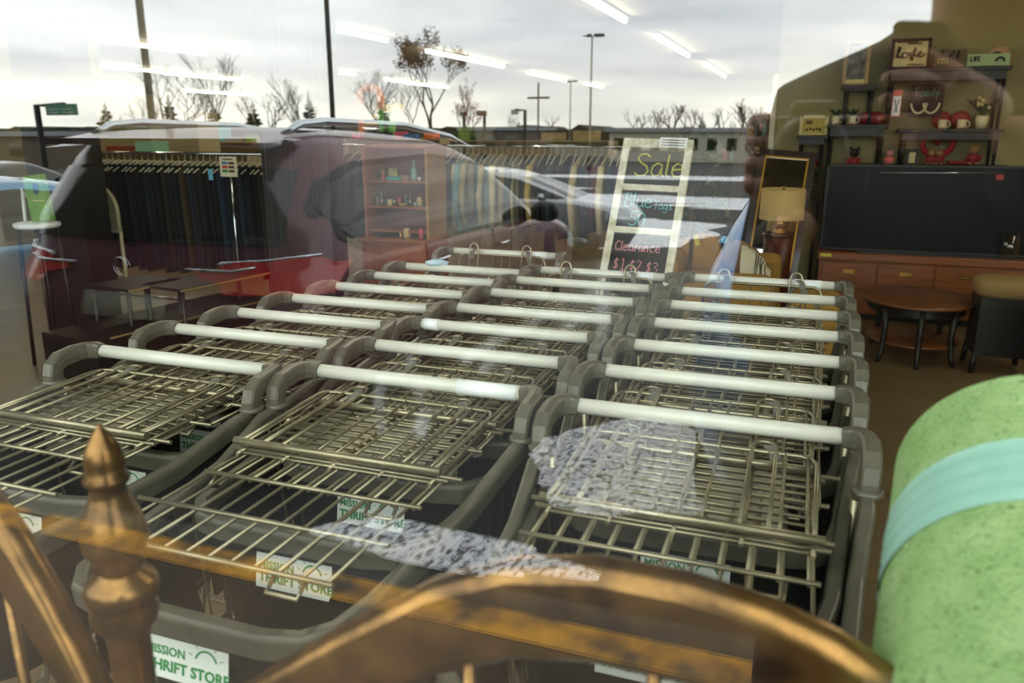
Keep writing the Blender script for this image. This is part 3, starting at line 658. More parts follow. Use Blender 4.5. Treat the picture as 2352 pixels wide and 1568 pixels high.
# ---- lamp posts, signs, trees, skyline
steel = mat('post_steel', '#a39c8a', .7); dsteel = mat('dark_post', '#2c2f2d', .7)
def vat(u, v, D):                                  # a reflected point seen at (u, v), D metres beyond the window line
    return at(u, v, D)
def lamp_post(u, v1, D, r, label, v0=None, heads=False, m=steel):
    p = vat(u, 296, D); base = gz(D); top = 11.0 if v0 is None else vat(u, v0, D).z
    t = Thing('lamp_post', label, 'lamp post', (p.x, p.y, base), 0, 'car park lamp posts', mirror=True)
    t.part('pole', MB().tube([(0, 0, 0), (0, 0, top-base)], [r, r*.8], 10), m)
    t.part('base', MB().tube([(0, 0, 0), (0, 0, .7)], r*2.2, 12), conc)
    if heads or v0 is None:
        for s in (-1, 1): t.part('lamp_head', MB().box(s*.15-.1*(s < 0), s*.15+.5*s if s > 0 else -.05, -.15, .15, top-base-.02, top-base+.12).tube([(0, 0, top-base), (s*.5, 0, top-base+.05)], .03, 6), dsteel) if s == -1 or True else None
lamp_post(352, 0, 13, .075, 'thick pale lamp post rising behind the bare trees')
lamp_post(766, 0, 15.5, .055, 'dark lamp post rising from behind the SUV roof', m=dsteel)
lamp_post(1355, 0, 44, .06, 'tall double-headed lamp post right of the bare tree', 84, True)
lamp_post(1309, 0, 80, .07, 'small distant lamp post between the utility pole and the tall lamp', 188, True)
p = vat(1236, 296, 62); t = Thing('utility_pole', 'thin wooden utility pole beside the grey road sign', 'utility pole', (p.x, p.y, gz(62)), mirror=True); zt = vat(1236, 190, 62).z-gz(62)
t.part('pole', MB().tube([(0, 0, 0), (0, 0, zt)], .07, 8), mm('pole_wood', '#5a4a38', .9)); t.part('crossarm', MB().box(-.9, .9, -.06, .06, zt-1.2, zt-1.05), mm('pole_wood', '#5a4a38', .9))
sgreen = mat('road_sign_green', '#1f6a4c', .5); sgrey = mat('road_sign_grey', '#8e9694', .6); sbrown = mat('road_sign_brown', '#7c5a34', .6)
def road_sign(u0, u1, v0, v1, D, up, m, label, arm=True):
    a = vat(u0, v1, D); b = vat(u1, v0, D); c = vat(up, 300, D)
    t = Thing('road_sign', label, 'road sign', (c.x, c.y, gz(D)), 0, mirror=True); z0, z1 = a.z-gz(D), b.z-gz(D); x0, x1 = a.x-c.x, b.x-c.x
    t.part('board', MB().box(x0, x1, -.04, .0, z0, z1), m)
    g = MB(); rows = 3 if z1-z0 > .8 else 2
    for r_ in range(rows):
        zz = z0+(z1-z0)*(.2+.28*r_)
        for k in range(2): g.box(x0+(x1-x0)*(.1+.45*k), x0+(x1-x0)*(.1+.45*k+.3+.05*((r_+k) % 2)), -.05, -.04, zz, zz+(z1-z0)*.07)
    t.part('lines', g, mm('sign_white', '#b8c8be', .6))
    t.part('post', MB().tube([(0, .08, 0), (0, .08, z1-.1*(z1-z0))]+([((x0+x1)/2, .08, z1-.1*(z1-z0))] if arm else []), .06+D*.0012, 8), dsteel)
road_sign(110, 177, 238, 265, 16, 86, sgreen, 'green highway sign on an arm above the dark hillside')
road_sign(1174, 1191, 252, 263, 60, 1205, sgrey, 'grey back of a small road sign left of the utility pole')
road_sign(1057, 1073, 257, 266, 60, 1065, sgreen, 'tiny green road sign under the red-leaved branches', False)
road_sign(1094, 1118, 254, 266, 60, 1112, sbrown, 'tiny brown road sign under the red-leaved branches', False)
barkm = mat('bark', '#3c3226', .9); conif = mat('conifer_needles', '#25301c', .9, var=.4, vscale=3); leafm = mat('brown_leaves', '#6b5230', .8, var=.4, vscale=5)
def branches(mb, rng, p, d, L_, r, depth, tips, spread=.5, up=.25):
    k = 3; pts = [p]; q = p.copy(); dd = d.copy()
    for i in range(k):
        dd = (dd+Vector((rng.uniform(-1, 1), rng.uniform(-1, 1), rng.uniform(-.3, 1)*up))*.16).normalized(); q = q+dd*(L_/k); pts.append(q.copy())
    mb.tube(pts, [r*(1-.4*i/k) for i in range(k+1)], 4 if r < .04 else 6, cap=False)
    if depth == 0: tips.append((q.copy(), dd.copy())); return
    n = rng.choice((2, 3, 3))
    for i in range(n):
        ax = Vector((rng.uniform(-1, 1), rng.uniform(-1, 1), rng.uniform(-.2, .6))).normalized()
        nd = (dd+ax*spread*rng.uniform(.6, 1.3)+Vector((0, 0, up))).normalized()
        st_ = pts[-1] if i < 2 else pts[2]
        branches(mb, rng, st_, nd, L_*rng.uniform(.6, .82), r*.6, depth-1, tips, spread, up)
def bare_tree(u, vtop, D, label, seed, depth=5, leaves=0, lm=None, spread=.85, r=.010):
    rng = random.Random(seed); c = vat(u, 300, D); zb = gz(D); H = vat(u, vtop, D).z-zb
    t = Thing('bare_tree', label, 'tree', (c.x, c.y, zb), 0, 'bare trees around the car park', mirror=True)
    best = None
    for j in range(10):
        rg = random.Random(seed+100*j); mb = MB(); tips = []
        branches(mb, rg, Vector((0, 0, 0)), Vector((0, 0, 1)), H*.26, H*r*1.4, min(depth, 4), tips, spread, .16)
        cx_ = sum(q.x for q, _ in tips)/len(tips); hz_ = max(q.z for q, _ in tips); sc__ = abs(cx_)/hz_+.6*abs(sum(q.y for q, _ in tips)/len(tips))/hz_
        if best is None or sc__ < best[0]: best = (sc__, seed+100*j)
    rng = random.Random(best[1]); mb = MB(); tips = []
    branches(mb, rng, Vector((0, 0, 0)), Vector((0, 0, 1)), H*.26, H*r*1.4, depth, tips, spread, .16)
    mx_ = max(v[2] for v in mb.v); k = H/mx_; mb.v = [(x*k, y*k, z*k) for x, y, z in mb.v]
    t.part('trunk', mb, barkm)
    if leaves:
        lf = MB()
        for q, d in tips:
            for i in range(leaves):
                pnt = q*k-d*rng.uniform(0, H*.07)+Vector([rng.uniform(-1, 1) for _ in range(3)])*H*.012
                a = Vector([rng.uniform(-1, 1) for _ in range(3)]).normalized()*H*.008; b = a.orthogonal().normalized()*H*.004
                n0 = len(lf.v); lf.v += [tuple(pnt-a), tuple(pnt+b), tuple(pnt+a), tuple(pnt-b)]; lf.face(range(n0, n0+4))
        t.part('foliage', lf, lm or leafm, kind='stuff')
def conifer(u, vtop, D, label, seed, wid=.30):
    rng = random.Random(seed); c = vat(u, 300, D); zb = gz(D); H = vat(u, vtop, D).z-zb
    t = Thing('conifer', label, 'tree', (c.x, c.y, zb), 0, 'conifers around the car park', mirror=True)
    t.part('trunk', MB().tube([(0, 0, 0), (0, 0, H)], [H*.015, H*.002], 6), barkm)
    lf = MB()
    for i in range(70):
        f = (i+1)/71; z = H*(.1+.88*f); L_ = H*wid*(1-f)**.8*rng.uniform(.55, 1.15)
        for j in range(5):
            a = rng.uniform(0, 2*PI); d = Vector((math.cos(a), math.sin(a), -.18)); sd = Vector((-math.sin(a), math.cos(a), 0))
            o = Vector((0, 0, z)); n0 = len(lf.v); wd = L_*.22
            lf.v += [tuple(o), tuple(o+d*L_*.5+sd*wd), tuple(o+d*L_+Vector((0, 0, L_*.12))), tuple(o+d*L_*.5-sd*wd), tuple(o+d*L_*.5+Vector((0, 0, -wd*.8)))]
            lf.face((n0, n0+1, n0+2, n0+3)); lf.face((n0, n0+4, n0+2))
    t.part('foliage', lf, conif, kind='stuff')
bare_tree(1006, 48, 30, 'tall bare tree with brown leaf clusters at its tips, centre of the skyline', 5, 7, 4, spread=.7)
bare_tree(868, 150, 32, 'wide leafless tree left of the tall brown-tipped tree', 8, 7)
bare_tree(940, 175, 34, 'slim leafless tree close to the tall brown-tipped tree', 12, 6)
bare_tree(395, 130, 34, 'leafless tree behind the thick pale lamp post', 15, 7)
bare_tree(500, 112, 36, 'dense leafless tree between two conifers', 19, 7, spread=.5)
bare_tree(330, 215, 36, 'thin leafless tree beside the pointed conifer', 21, 6)
bare_tree(700, 168, 36, 'spindly leafless tree next to the small dark conifer', 23, 6, spread=.45)
bare_tree(600, 200, 38, 'low leafless tree beyond the SUV roof', 27, 5)
bare_tree(1065, 180, 33, 'slender tree with reddish leaves right of the tall tree', 31, 5, 4, mat('red_leaves', '#b0402c', .8, var=.4, vscale=4))
for i, (u, v) in enumerate(((1180, 262), (1268, 262), (1470, 250), (1510, 245), (1545, 235), (1580, 240), (1625, 255), (1665, 240), (1700, 222), (1730, 240))):
    bare_tree(u, v, 84, 'small leafless tree on the far skyline, %s' % ('left of the tall double-headed lamp' if u < 1355 else 'above the long low building'), 40+i, 4, r=.016)
conifer(248, 228, 30, 'pointed conifer left of the thick pale lamp post', 1, .32)
conifer(395, 205, 36, 'conifer behind the thick pale lamp post', 2, .25)
conifer(495, 232, 38, 'broad conifer under the dense leafless tree', 3, .4)
conifer(585, 222, 36, 'conifer just left of the dark column edge', 4, .3)
conifer(713, 205, 32, 'small dark conifer beside the dark lamp post', 5, .24)
conifer(280, 262, 33, 'lowest conifer at the foot of the pointed one', 6, .35)
conifer(882, 190, 40, 'narrow conifer behind the wide leafless tree', 7, .2)
conifer(1612, 262, 84, 'small conifer above the long low building', 8, .3)
hill_m = mat('wooded_hill', '#1e2219', .95, var=.5, vscale=.2)
def skyline(name, pts, D, dep, m, rough=.0, seed=0):
    g = MB(); P = []
    for (u, v), (u2, v2) in zip(pts, pts[1:]):
        for k in range(14):
            f = k/14; p = vat(u+(u2-u)*f, v+(v2-v)*f, D); P.append((p.x, p.z+rough*noise.noise(Vector((p.x*.35+seed, 0, 0)))+rough*.5*noise.noise(Vector((p.x*1.4, seed, 0)))))
    n = len(P); zb = -1.2
    for i, (x, z) in enumerate(P): g.v += [(x, D, zb), (x, D, z), (x, D+dep, z-.2), (x, D+dep, zb)]
    for i in range(n-1):
        a = 4*i; b = 4*i+4; g.face((a, b, b+1, a+1)); g.face((a+1, b+1, b+2, a+2)); g.face((a+2, b+2, b+3, a+3))
    struct(name, g, m, mirror=True)
skyline('hill', [(-60, 296), (200, 292), (260, 300), (350, 297), (620, 300), (900, 298), (1150, 296), (1400, 298), (1900, 300)], 110, 20, hill_m, 1.1, 2)
def building(name, label, u0, u1, v0, v1, D, m, roofm, depth=10, wins=0):
    a = vat(u0, v1, D); b = vat(u1, v0, D); zb = gz(D)
    t = Thing(name, label, 'building', ((a.x+b.x)/2, D, zb), 0, mirror=True); h = abs(b.x-a.x)/2; H = b.z-zb
    t.part('walls', MB().box(-h, h, 0, depth, 0, H*.88), m); t.part('roof', MB().box(-h-.3, h+.3, -.3, depth+.3, H*.88, H), roofm)
    for k in range(wins): x = -h+2*h*(k+.5)/wins; t.part('window', MB().box(x-h/wins*.5, x+h/wins*.5, -.05, 0, H*.35, H*.7), cglass)
bl_w = mat('pale_cladding', '#a8a498', .8); bl_b = mat('brown_cladding', '#54483a', .8); rf = mat('grey_roof', '#7d8288', .6)
building('low_building', 'long low building with a pale roof beneath the far trees', 1400, 1800, 293, 322, 58, bl_w, rf, 12, 9)
building('brown_building', 'low brown building at the far edge of the car park', -160, 62, 302, 340, 34, bl_b, rf, 10, 4)
building('low_building', 'small dark building on the skyline behind the bare trees', 1060, 1200, 291, 315, 68, bl_b, rf, 9, 3)
# ================================================================ THE PHOTOGRAPHER, outside behind the lens, reflected as a dark shape
def skin(name, pts, edges, m, parent, lv=2, root=0):
    me = bpy.data.meshes.new(name); me.from_pydata([p[:3] for p in pts], edges, []); me.materials.append(m)
    o = bpy.data.objects.new(name, me); COL.link(o); o.parent = parent
    sk = o.modifiers.new('skin', 'SKIN'); sk.use_smooth_shade = True
    if not me.skin_vertices: me.attributes
    bpy.context.view_layer.objects.active = o
    layer = me.skin_vertices[0].data if me.skin_vertices else None
    for i, p in enumerate(pts):
        layer[i].radius = (p[3], p[4] if len(p) > 4 else p[3]); layer[i].use_root = (i == root)
    sb = o.modifiers.new('sub', 'SUBSURF'); sb.levels = lv; sb.render_levels = lv
    return o
PX = .17
pe = Thing('person', 'person in a dark coat and cap holding a camera up to the shop window', 'person', (PX, -.34, 0))
skinm = mat('skin', '#b98468', .55); coat = mat('dark_coat', '#0b0c0f', .85, bump=.4, bscale=30); jeans = mat('dark_jeans', '#1d2330', .85); hairm = mat('brown_hair', '#2b1c12', .7); bootm = mat('boots', '#15100c', .6)
B_ = [(0, 0, 1.0, .14, .10), (0, 0, 1.2, .13, .10), (0, .01, 1.40, .16, .11), (0, .02, 1.52, .13, .09), (0, .03, 1.60, .055, .055), (.01, .05, 1.67, .06, .06), (.015, .06, 1.75, .078, .095), (.015, .055, 1.83, .07, .085),
      (-.17, 0, 1.50, .055), (-.19, .06, 1.28, .03), (-.185, .18, 1.40, .026), (-.175, .24, 1.46, .026),
      (.17, 0, 1.50, .045), (.24, .04, 1.36, .03), (.08, .16, 1.50, .024), (.01, .235, 1.555, .022),
      (-.1, 0, .93, .09), (-.11, .02, .50, .06), (-.12, 0, .10, .04), (-.13, .14, .05, .035), (.1, 0, .93, .09), (.12, .03, .50, .06), (.14, 0, .10, .04), (.15, .14, .05, .035)]
E_ = [(0, 1), (1, 2), (2, 3), (3, 4), (4, 5), (5, 6), (6, 7), (3, 8), (8, 9), (9, 10), (10, 11), (3, 12), (12, 13), (13, 14), (14, 15), (0, 16), (16, 17), (17, 18), (18, 19), (0, 20), (20, 21), (21, 22), (22, 23)]
body = skin('body', B_, E_, skinm, pe.o)
skin('coat', [(0, 0, .80, .30, .17), (0, 0, .95, .28, .16), (0, 0, 1.15, .25, .16), (0, .01, 1.36, .24, .15), (0, .0, 1.53, .21, .13), (.02, 0, 1.655, .12, .11), (-.165, 0, 1.545, .09), (-.185, .06, 1.28, .08), (-.19, .17, 1.39, .06), (.18, .0, 1.58, .10), (.24, .04, 1.36, .10), (.08, .16, 1.50, .07), (.03, .215, 1.54, .05), (-.178, .222, 1.445, .05)],
     [(0, 1), (1, 2), (2, 3), (3, 4), (4, 5), (4, 6), (6, 7), (7, 8), (4, 9), (9, 10), (10, 11), (11, 12), (8, 13)], coat, pe.o)
skin('trousers', [(0, 0, .95, .15, .11), (-.1, 0, .90, .10), (-.11, .02, .50, .075), (-.12, 0, .10, .06), (.1, 0, .90, .10), (.12, .03, .50, .075), (.14, 0, .10, .06)], [(0, 1), (1, 2), (2, 3), (0, 4), (4, 5), (5, 6)], jeans, pe.o)
for x in (-.125, .145): pe.part('boot', MB().blob((x, .06, .05), (.05, .14, .055), 16, sq=.8), bootm)
pe.part('hair', MB().blob((.015, .025, 1.80), (.098, .11, .115), 20, .05, 9), hairm)
pe.part('cap', MB().blob((.015, .045, 1.86), (.10, .115, .065), 20).grid(lambda u, v: (.015-.08+.16*u, .12+.075*v*(1-(2*u-1)**2)+.02*v, 1.85-.01*v), 10, 4), coat)
fc = MB().blob((.015, .15, 1.745), (.013, .022, .022), 10).tube([(-.012, .138, 1.70), (.042, .138, 1.70)], .006, 6)
pe.part('nose_and_mouth', fc, skinm)
for x in (-.018, .048): pe.part('eye', MB().blob((x, .132, 1.775), .011, 10), mm('eye_dark', '#1a1410', .2))
for x in (-.066, .096): pe.part('ear', MB().blob((x, .055, 1.755), (.012, .02, .032), 10), skinm)
def hand(name, wr, palm, sg, tips):
    pts = [(*wr, .026), (*palm, .03, .018)]; ed = [(0, 1)]; k = 2
    for (a, b, c) in tips:
        for q, r_ in ((a, .0095), (b, .0088), (c, .0075)): pts.append((*q, r_))
        ed += [(1, k), (k, k+1), (k+1, k+2)]; k += 3
    return skin(name, pts, ed, skinm, pe.o)
hand('hand', (-.175, .24, 1.46), (-.20, .255, 1.50), -1, [((-.228, .262, 1.555-.021*i), (-.226, .288, 1.56-.021*i), (-.205, .306, 1.56-.021*i)) for i in range(4)]+[((-.19, .25, 1.53), (-.185, .25, 1.555), (-.18, .255, 1.575))])
hand('hand', (.01, .235, 1.555), (-.02, .255, 1.585), 1, [((-.07, .262, 1.60-.02*i), (-.085, .285, 1.60-.02*i), (-.112, .296, 1.598-.02*i)) for i in range(4)]+[((-.05, .25, 1.61), (-.07, .25, 1.622), (-.09, .255, 1.622))])
ph = Thing('photo_camera', 'black camera held in both hands by the person outside the window', 'camera', (0, -.025, 1.55))
ph.part('body', MB().box(-.055, .058, -.05, -.015, -.062, .015).box(-.022, .022, -.045, -.015, .015, .03), cblack, bevel=.006)
ph.part('lens', MB().lathe([(.038, -.02), (.038, .0), (.034, .012), (.03, .012), (.028, .004)], (0, 0, -.022), 24, 'y', cap=False), cblack)
# ================================================================ THE SHOP BEHIND THE CARTS
rngI = random.Random(4)
teak = mat('teak_veneer', '#8a4d22', .38, var=.3, vscale=5, stretch=(.6, 1, 9)); blackw = mat('black_painted_wood', '#100e0c', .45)
brassp = mat('brass_fittings', '#b98d45', .25, .9); tagy = mat('yellow_tag', '#d8cf4a', .7); tagb = mat('blue_tag', '#69b3cf', .7)
# --- credenza, television
cx0, cx1, cy = .16, 2.35, 7.2
t = Thing('credenza', 'long teak credenza with brass pulls under the black television', 'sideboard', (cx0, cy, 0)); Wd = cx1-cx0
t.part('body', MB().box(0, Wd, .0, .48, .05, .50), teak); t.part('top', MB().box(-.02, Wd+.02, -.03, .5, .50, .565), teak, bevel=.008); t.part('base', MB().box(.04, Wd-.04, .04, .44, 0, .05), blackw)
for k in range(5):
    x = .02+k*(Wd-.04)/5
    for z0, z1 in ((.28, .485), (.065, .265)):
        d = t.part('drawer', MB().box(x+.008, x+(Wd-.04)/5-.008, -.014, 0, z0, z1), teak, bevel=.003)
        xm = x+(Wd-.04)/10; t.part('pull', MB().box(xm-.045, xm+.045, -.02, -.014, (z0+z1)/2+.01, (z0+z1)/2+.045).box(xm-.03, xm+.03, -.026, -.02, (z0+z1)/2+.018, (z0+z1)/2+.026), brassp, parent=d)
t.part('price_tag', MB().box(0, .085, -.034, -.03, .53, .555), tagy, label='yellow price tag')
t = Thing('television', 'large black television standing on the teak credenza', 'television', (.15, 7.30, .565))
t.part('screen', MB().box(.02, 1.78, -.012, 0, .03, .70), mm('tv_screen', '#030303', .35, spec=.2)); t.part('bezel', MB().box(0, 1.8, 0, .05, .01, .72).box(0, .02, -.016, 0, .01, .72).box(1.78, 1.8, -.016, 0, .01, .72).box(0, 1.8, -.016, 0, .70, .72).box(0, 1.8, -.016, 0, .01, .03), cblack, bevel=.003)
t.part('stand', MB().box(.3, 1.5, -.06, .12, 0, .012), cblack)
t.part('screen_reflection', MB().tube([(.40, -.022, .655), (1.30, -.022, .668)], .004, 6), chrome, label='thin silver strip standing in for a reflected light'); t.part('label', MB().box(1.24, 1.29, -.024, -.02, .615, .655), mm('red_label', '#b02a28', .5), label='small red and white label')  # silver strip stands in for tube light reflected in the screen
# --- black tables stacked against the wall
def side_table(name, label, x0, x1, y0, y1, z0, z1, apron=.05, leg=.03, topt=.028, over=.03, extra=()):
    t = Thing(name, label, 'table', ((x0+x1)/2, (y0+y1)/2, z0), 0, 'black tables stacked against the wall'); hx = (x1-x0)/2; hy = (y1-y0)/2; H = z1-z0
    t.part('table_top', MB().box(-hx-over, hx+over, -hy-over*.5, hy, H-topt, H), blackw, bevel=.004); t.part('apron', MB().box(-hx, hx, -hy, hy, H-topt-apron, H-topt), blackw)
    for sx in (-1, 1):
        for sy in (-1, 1): t.part('leg', MB().tube([(sx*(hx-leg/2), sy*(hy-leg/2), H-topt-apron), (sx*(hx-leg/2), sy*(hy-leg/2), 0)], [leg*.6, leg*.45], 8), blackw)
    for q in extra: t.part('shelf', MB().box(-hx+.01, hx-.01, -hy, hy, q, q+.02), blackw)
YT = 7.72; YB = 7.97
def zx(u, v, Y=YT): p = at(u, v, Y); return p.x, p.z
xa, za = zx(2075, 296); xb, _ = zx(2298, 296); _, zb0 = zx(2100, 378)
side_table('tall_console', 'tall black console hidden behind the television', .35, 1.52, YT, YB, 0, zb0)
side_table('black_table', 'wide black table carrying the red mugs and the flower pot', xa, xb, YT, YB, zb0, za, .06)
xc, zc = zx(2040, 158); xd, _ = zx(2325, 158); _, zs = zx(2040, 290)
side_table('black_table', 'topmost black table carrying the love sign', xc+.03, xd-.03, YT, YB, za, zc, .07)
xe, ze = zx(1905, 286); xf, _ = zx(2036, 286)
side_table('black_table', 'narrow black table carrying the two potted mugs', xe+.01, xf-.01, YT, YB, 0, ze, .07, extra=(zb0-.06,))
xg, zg = zx(1940, 196); xh, _ = zx(2012, 196)
side_table('black_table', 'smallest black table carrying the dark portrait', xg+.01, xh-.01, YT, YB, ze, zg, .015)
xi, zi = zx(1832, 311); xj, _ = zx(1900, 311); 
side_table('plant_stand', 'tall black plant stand carrying the pale yellow picture', xi+.02, xj-.02, YT, YB, 0, zi, .05, extra=(zx(1850, 392)[1], zx(1850, 447)[1]))
xk, zk = zx(2040, 285); xl, _ = zx(2108, 285)
# --- decorations on them
cream = mat('cream_board', '#d8c58c', .7); inkb = mat('brown_ink', '#4a2416', .7); woodg = mat('weathered_wood', '#6f5c48', .8, var=.2, vscale=20); mint = mat('mint_board', '#a9bd8c', .7); pinkm = mat('pink_card', '#e0705f', .6); redm = mat('deep_red', '#8c1018', .6, var=.3, vscale=30); greenl = mat('leaf_green', '#25401f', .6); ceramic = mat('cream_ceramic', '#e0d0a8', .25)
def panel(name, label, cat, u0, u1, v0, v1, Y, m, dep=.02, frame=None, group=None):
    a = at(u0, v1, Y); b = at(u1, v0, Y); zt = a.z
    t = Thing(name, label, cat, ((a.x+b.x)/2, Y, zt), 0, group); h = (b.x-a.x)/2; H = b.z-a.z
    t.part('board', MB().box(-h, h, 0, dep, 0, H), m)
    if frame: g = .012; t.part('frame', MB().box(-h-g, -h+g, -.01, dep, 0, H+g).box(h-g, h+g, -.01, dep, 0, H+g).box(-h, h, -.01, dep, H-g, H+g).box(-h, h, -.01, dep, 0, g), frame)
    return t, h, H
t, h, H = panel('wall_art', 'cream sign with the word love in brown script', 'sign', 2046, 2138, 90, 157, 7.8, cream, frame=inkb)
g = MB(); U = .042
cur = [(-2.6, .2), (-2.1, 1.3), (-1.9, 2.2), (-2.2, 2.3), (-2.4, 1.2), (-2.2, .1), (-1.7, .1), (-1.4, .5)]
g.tube([(x*U, -.012, H*.36+z*U*.95) for x, z in cur], .0065, 5)
g.tube([((-1.05+.45*math.cos(a))*U, -.012, H*.36+(.55+.5*math.sin(a))*U) for a in [2*PI*i/14 for i in range(15)]], .006, 5)
g.tube([(x*U, -.012, H*.36+z*U) for x, z in ((-.6, .9), (-.2, 1.0), (.1, -.1), (.35, -.5), (.5, .6), (.9, 1.6), (.75, 1.9), (.45, 1.2), (.7, .4), (1.1, .3), (1.5, .5), (2.0, .9), (1.8, 1.2), (1.4, .8), (1.5, .2), (2.0, .1), (2.6, .7))], .0065, 5)
t.part('lettering', g, inkb)
g = MB()
for zf, x0, x1 in ((.9, -.8, .4), (.84, -.2, .6), (.09, -.1, .8)):
    for k in range(9): xx = h*(x0+(x1-x0)*k/9); g.box(xx, xx+h*(x1-x0)/12, -.004, 0, H*zf, H*zf+.012)
t.part('small_print', g, inkb)
t, h, H = panel('wall_art', 'brown wooden sign with the letters KISS and hooks', 'sign', 2142, 2222, 112, 155, 7.8, woodg)
g = MB(); write(g, 'KISS', (-h*.75, -.006, H*.22), (1, 0, 0), (0, 0, 1), H*.28, .004); t.part('lettering', g, cream)
t.part('hooks', MB().tube([(-h*.5, -.01, H*.6), (-h*.5, -.01, H*.95)], .006, 5).tube([(-h*.05, -.01, H*.55), (.03, -.01, H*.9)], .006, 5).tube([(h*.45, -.01, H*.5), (h*.5, -.01, H*.9)], .006, 5), blackw)
t, h, H = panel('wall_art', 'mint green board reading LIFE with a small rainbow', 'sign', 2220, 2322, 122, 152, 7.78, mint)
g = MB(); write(g, 'LIFE', (-h*.85, -.006, H*.4), (1, .0, 0), (0, 0, 1), H*.4, .004); g.tube([(h*.55+.03*math.cos(a), -.006, H*.35+.03*math.sin(a)) for a in [PI*i/8 for i in range(9)]], .008, 5); t.part('lettering', g, blackw)
a = at(2296, 124, 7.86); g = MB(); g.prism([(.085*math.cos(PI*i/12), .085*math.sin(PI*i/12)) for i in range(13)], 0, .02)
t = Thing('arch_ornament', 'pink half-round rainbow ornament behind the mint green board', 'ornament', (a.x, 7.86, zc)); t.part('arch', MB().prism([(.09*math.cos(PI*i/12), .075+.085*math.sin(PI*i/12)) for i in range(13)]+[(-.09, 0), (.09, 0)], 0, .02), mm('dusty_pink', '#b58a6a', .7)); t.part('dark_band', MB().prism([(-.02+.045*math.cos(PI*i/12), .085+.04*math.sin(PI*i/12)) for i in range(13)], -.004, 0), blackw)
t, h, H = panel('framed_picture', 'tall dark portrait picture with a cream margin', 'picture', 1936, 2000, 90, 195, 7.8, cream, frame=mm('thin_gilt', '#a98a55', .5))
t.part('print', MB().box(-h*.8, h*.8, -.004, 0, H*.12, H*.93), mat('dark_print', '#1d1c20', .6, col2='#8a8074', vscale=14))
t, h, H = panel('framed_picture', 'small pale yellow picture in a cream frame', 'picture', 1838, 1900, 268, 310, 7.8, mm('pale_yellow', '#b5a04e', .7), frame=cream)
g = MB(); write(g, 'Welcome'.replace('W', 'W').replace('o', 'e') if False else 'Welc', (-h*.6, -.006, H*.62), (1, 0, 0), (0, 0, 1), H*.18, .0025)
for k in range(5): g.blob((-h*.5+k*h*.25, -.006, H*(.3+.05*(k % 2))), (.010, .004, .012), 6)
t.part('lettering', g, inkb)
t, h, H = panel('gift_card', 'pink and white card with crossed arrows', 'card', 2045, 2074, 206, 268, 7.76, pinkm, .01)
t.part('white_field', MB().box(-h*.85, h*.85, -.003, 0, H*.04, H*.76), whitem); t.part('arrows', MB().tube([(-h*.5, -.005, H*.65), (h*.3, -.005, H*.15)], .003, 4).tube([(h*.5, -.005, H*.65), (-h*.3, -.005, H*.15)], .003, 4), inkb)
t, h, H = panel('chalk_board', 'dark red board with chalk writing Family and pale garlands', 'sign', 2086, 2172, 192, 268, 7.84, mat('dark_red_board', '#2b1210', .7))
g = MB(); write(g, 'Family', (-h*.75, -.006, H*.62), (1, 0, 0), (0, 0, 1), H*.26, .004); t.part('lettering', g, mm('teal_chalk', '#6f9a8a', .8))
g = MB()
for c in (-h*.45, h*.3): g.tube([(c+.06*math.cos(a), -.012, H*.42+.085*math.sin(a)) for a in [PI+PI*i/10 for i in range(11)]], .010, 6)
t.part('garland', g, ceramic)
def heart(s, n=24): return [(s*.062*16*math.sin(q)**3/16, s*.062*(13*math.cos(q)-5*math.cos(2*q)-2*math.cos(3*q)-math.cos(4*q))/16) for q in [2*PI*i/n for i in range(n)]]
def on(u, zt, Y): p = at(u, 300, Y); return (p.x, Y, zt)
def mug(u, zt, Y, label, plant=False, r=.034):
    t = Thing('mug', label, 'mug', on(u, zt, Y)); t.part('cup', MB().lathe([(r*.8, 0), (r, .01), (r, .075), (r*.9, .075), (r*.85, .012), (0, .012)], n=18), ceramic)
    t.part('handle', MB().tube([(r+.022*math.cos(a), 0, .04+.025*math.sin(a)) for a in [-PI/2+PI*i/8 for i in range(9)]], .005, 6), ceramic)
    t.part('painted_heart', MB().prism(heart(.25), -r-.002, -r), redm)
    if plant:
        g = MB(); rg = random.Random(u)
        for k in range(26): a = rg.uniform(0, 2*PI); l = rg.uniform(.03, .09); g.bar((0, 0, .06), (math.cos(a)*l*.8, math.sin(a)*l*.5, .07+l*.7), .016, .003)
        t.part('plant', g, greenl, kind='stuff')
mug(1918, ze, 7.8, 'cream mug holding a small plant, left of the red heart cushion', True); mug(1955, ze, 7.8, 'cream mug holding a taller plant, beside the red heart cushion', True)
mug(2163, za, 7.78, 'cream mug in front of a red dish on the wide black table'); mug(2207, za, 7.78, 'cream mug nearest the flower pot', r=.036)
single('heart_cushion', MB().blob((0, 0, .055), (.14, .07, .055), 18, .15, 6), redm, 'red furry heart cushion lying on the narrow black table', 'cushion', on(2000, ze, 7.84))
for u, l in ((2158, 'dark red round dish behind the mug'), (2203, 'dark red heart dish nearest the flower pot')): single('dish', MB().lathe([(0, -.008), (.07, -.012), (.075, 0), (.07, .01), (0, .006)], (0, 0, .076), 24, 'y'), redm, l, 'dish', on(u, za, 7.89))
t = Thing('flower_pot', 'cream pot of pale flowers and dark leaves on the wide black table', 'potted plant', on(2252, za, 7.84)); t.part('pot', MB().lathe([(.035, 0), (.05, .05), (.052, .1), (.04, .11), (.036, .09), (0, .09)]), ceramic)
g = MB(); gf = MB(); rg = random.Random(3)
for k in range(60): a = rg.uniform(0, 2*PI); l = rg.uniform(.03, .14); g.bar((0, 0, .1), (math.cos(a)*l, math.sin(a)*l*.5, .12+l*.9), .022, .003)
for k in range(9): a = rg.uniform(0, 2*PI); l = rg.uniform(.03, .12); gf.blob((math.cos(a)*l, -.03+math.sin(a)*l*.4, .14+l*.9), .016, 7)
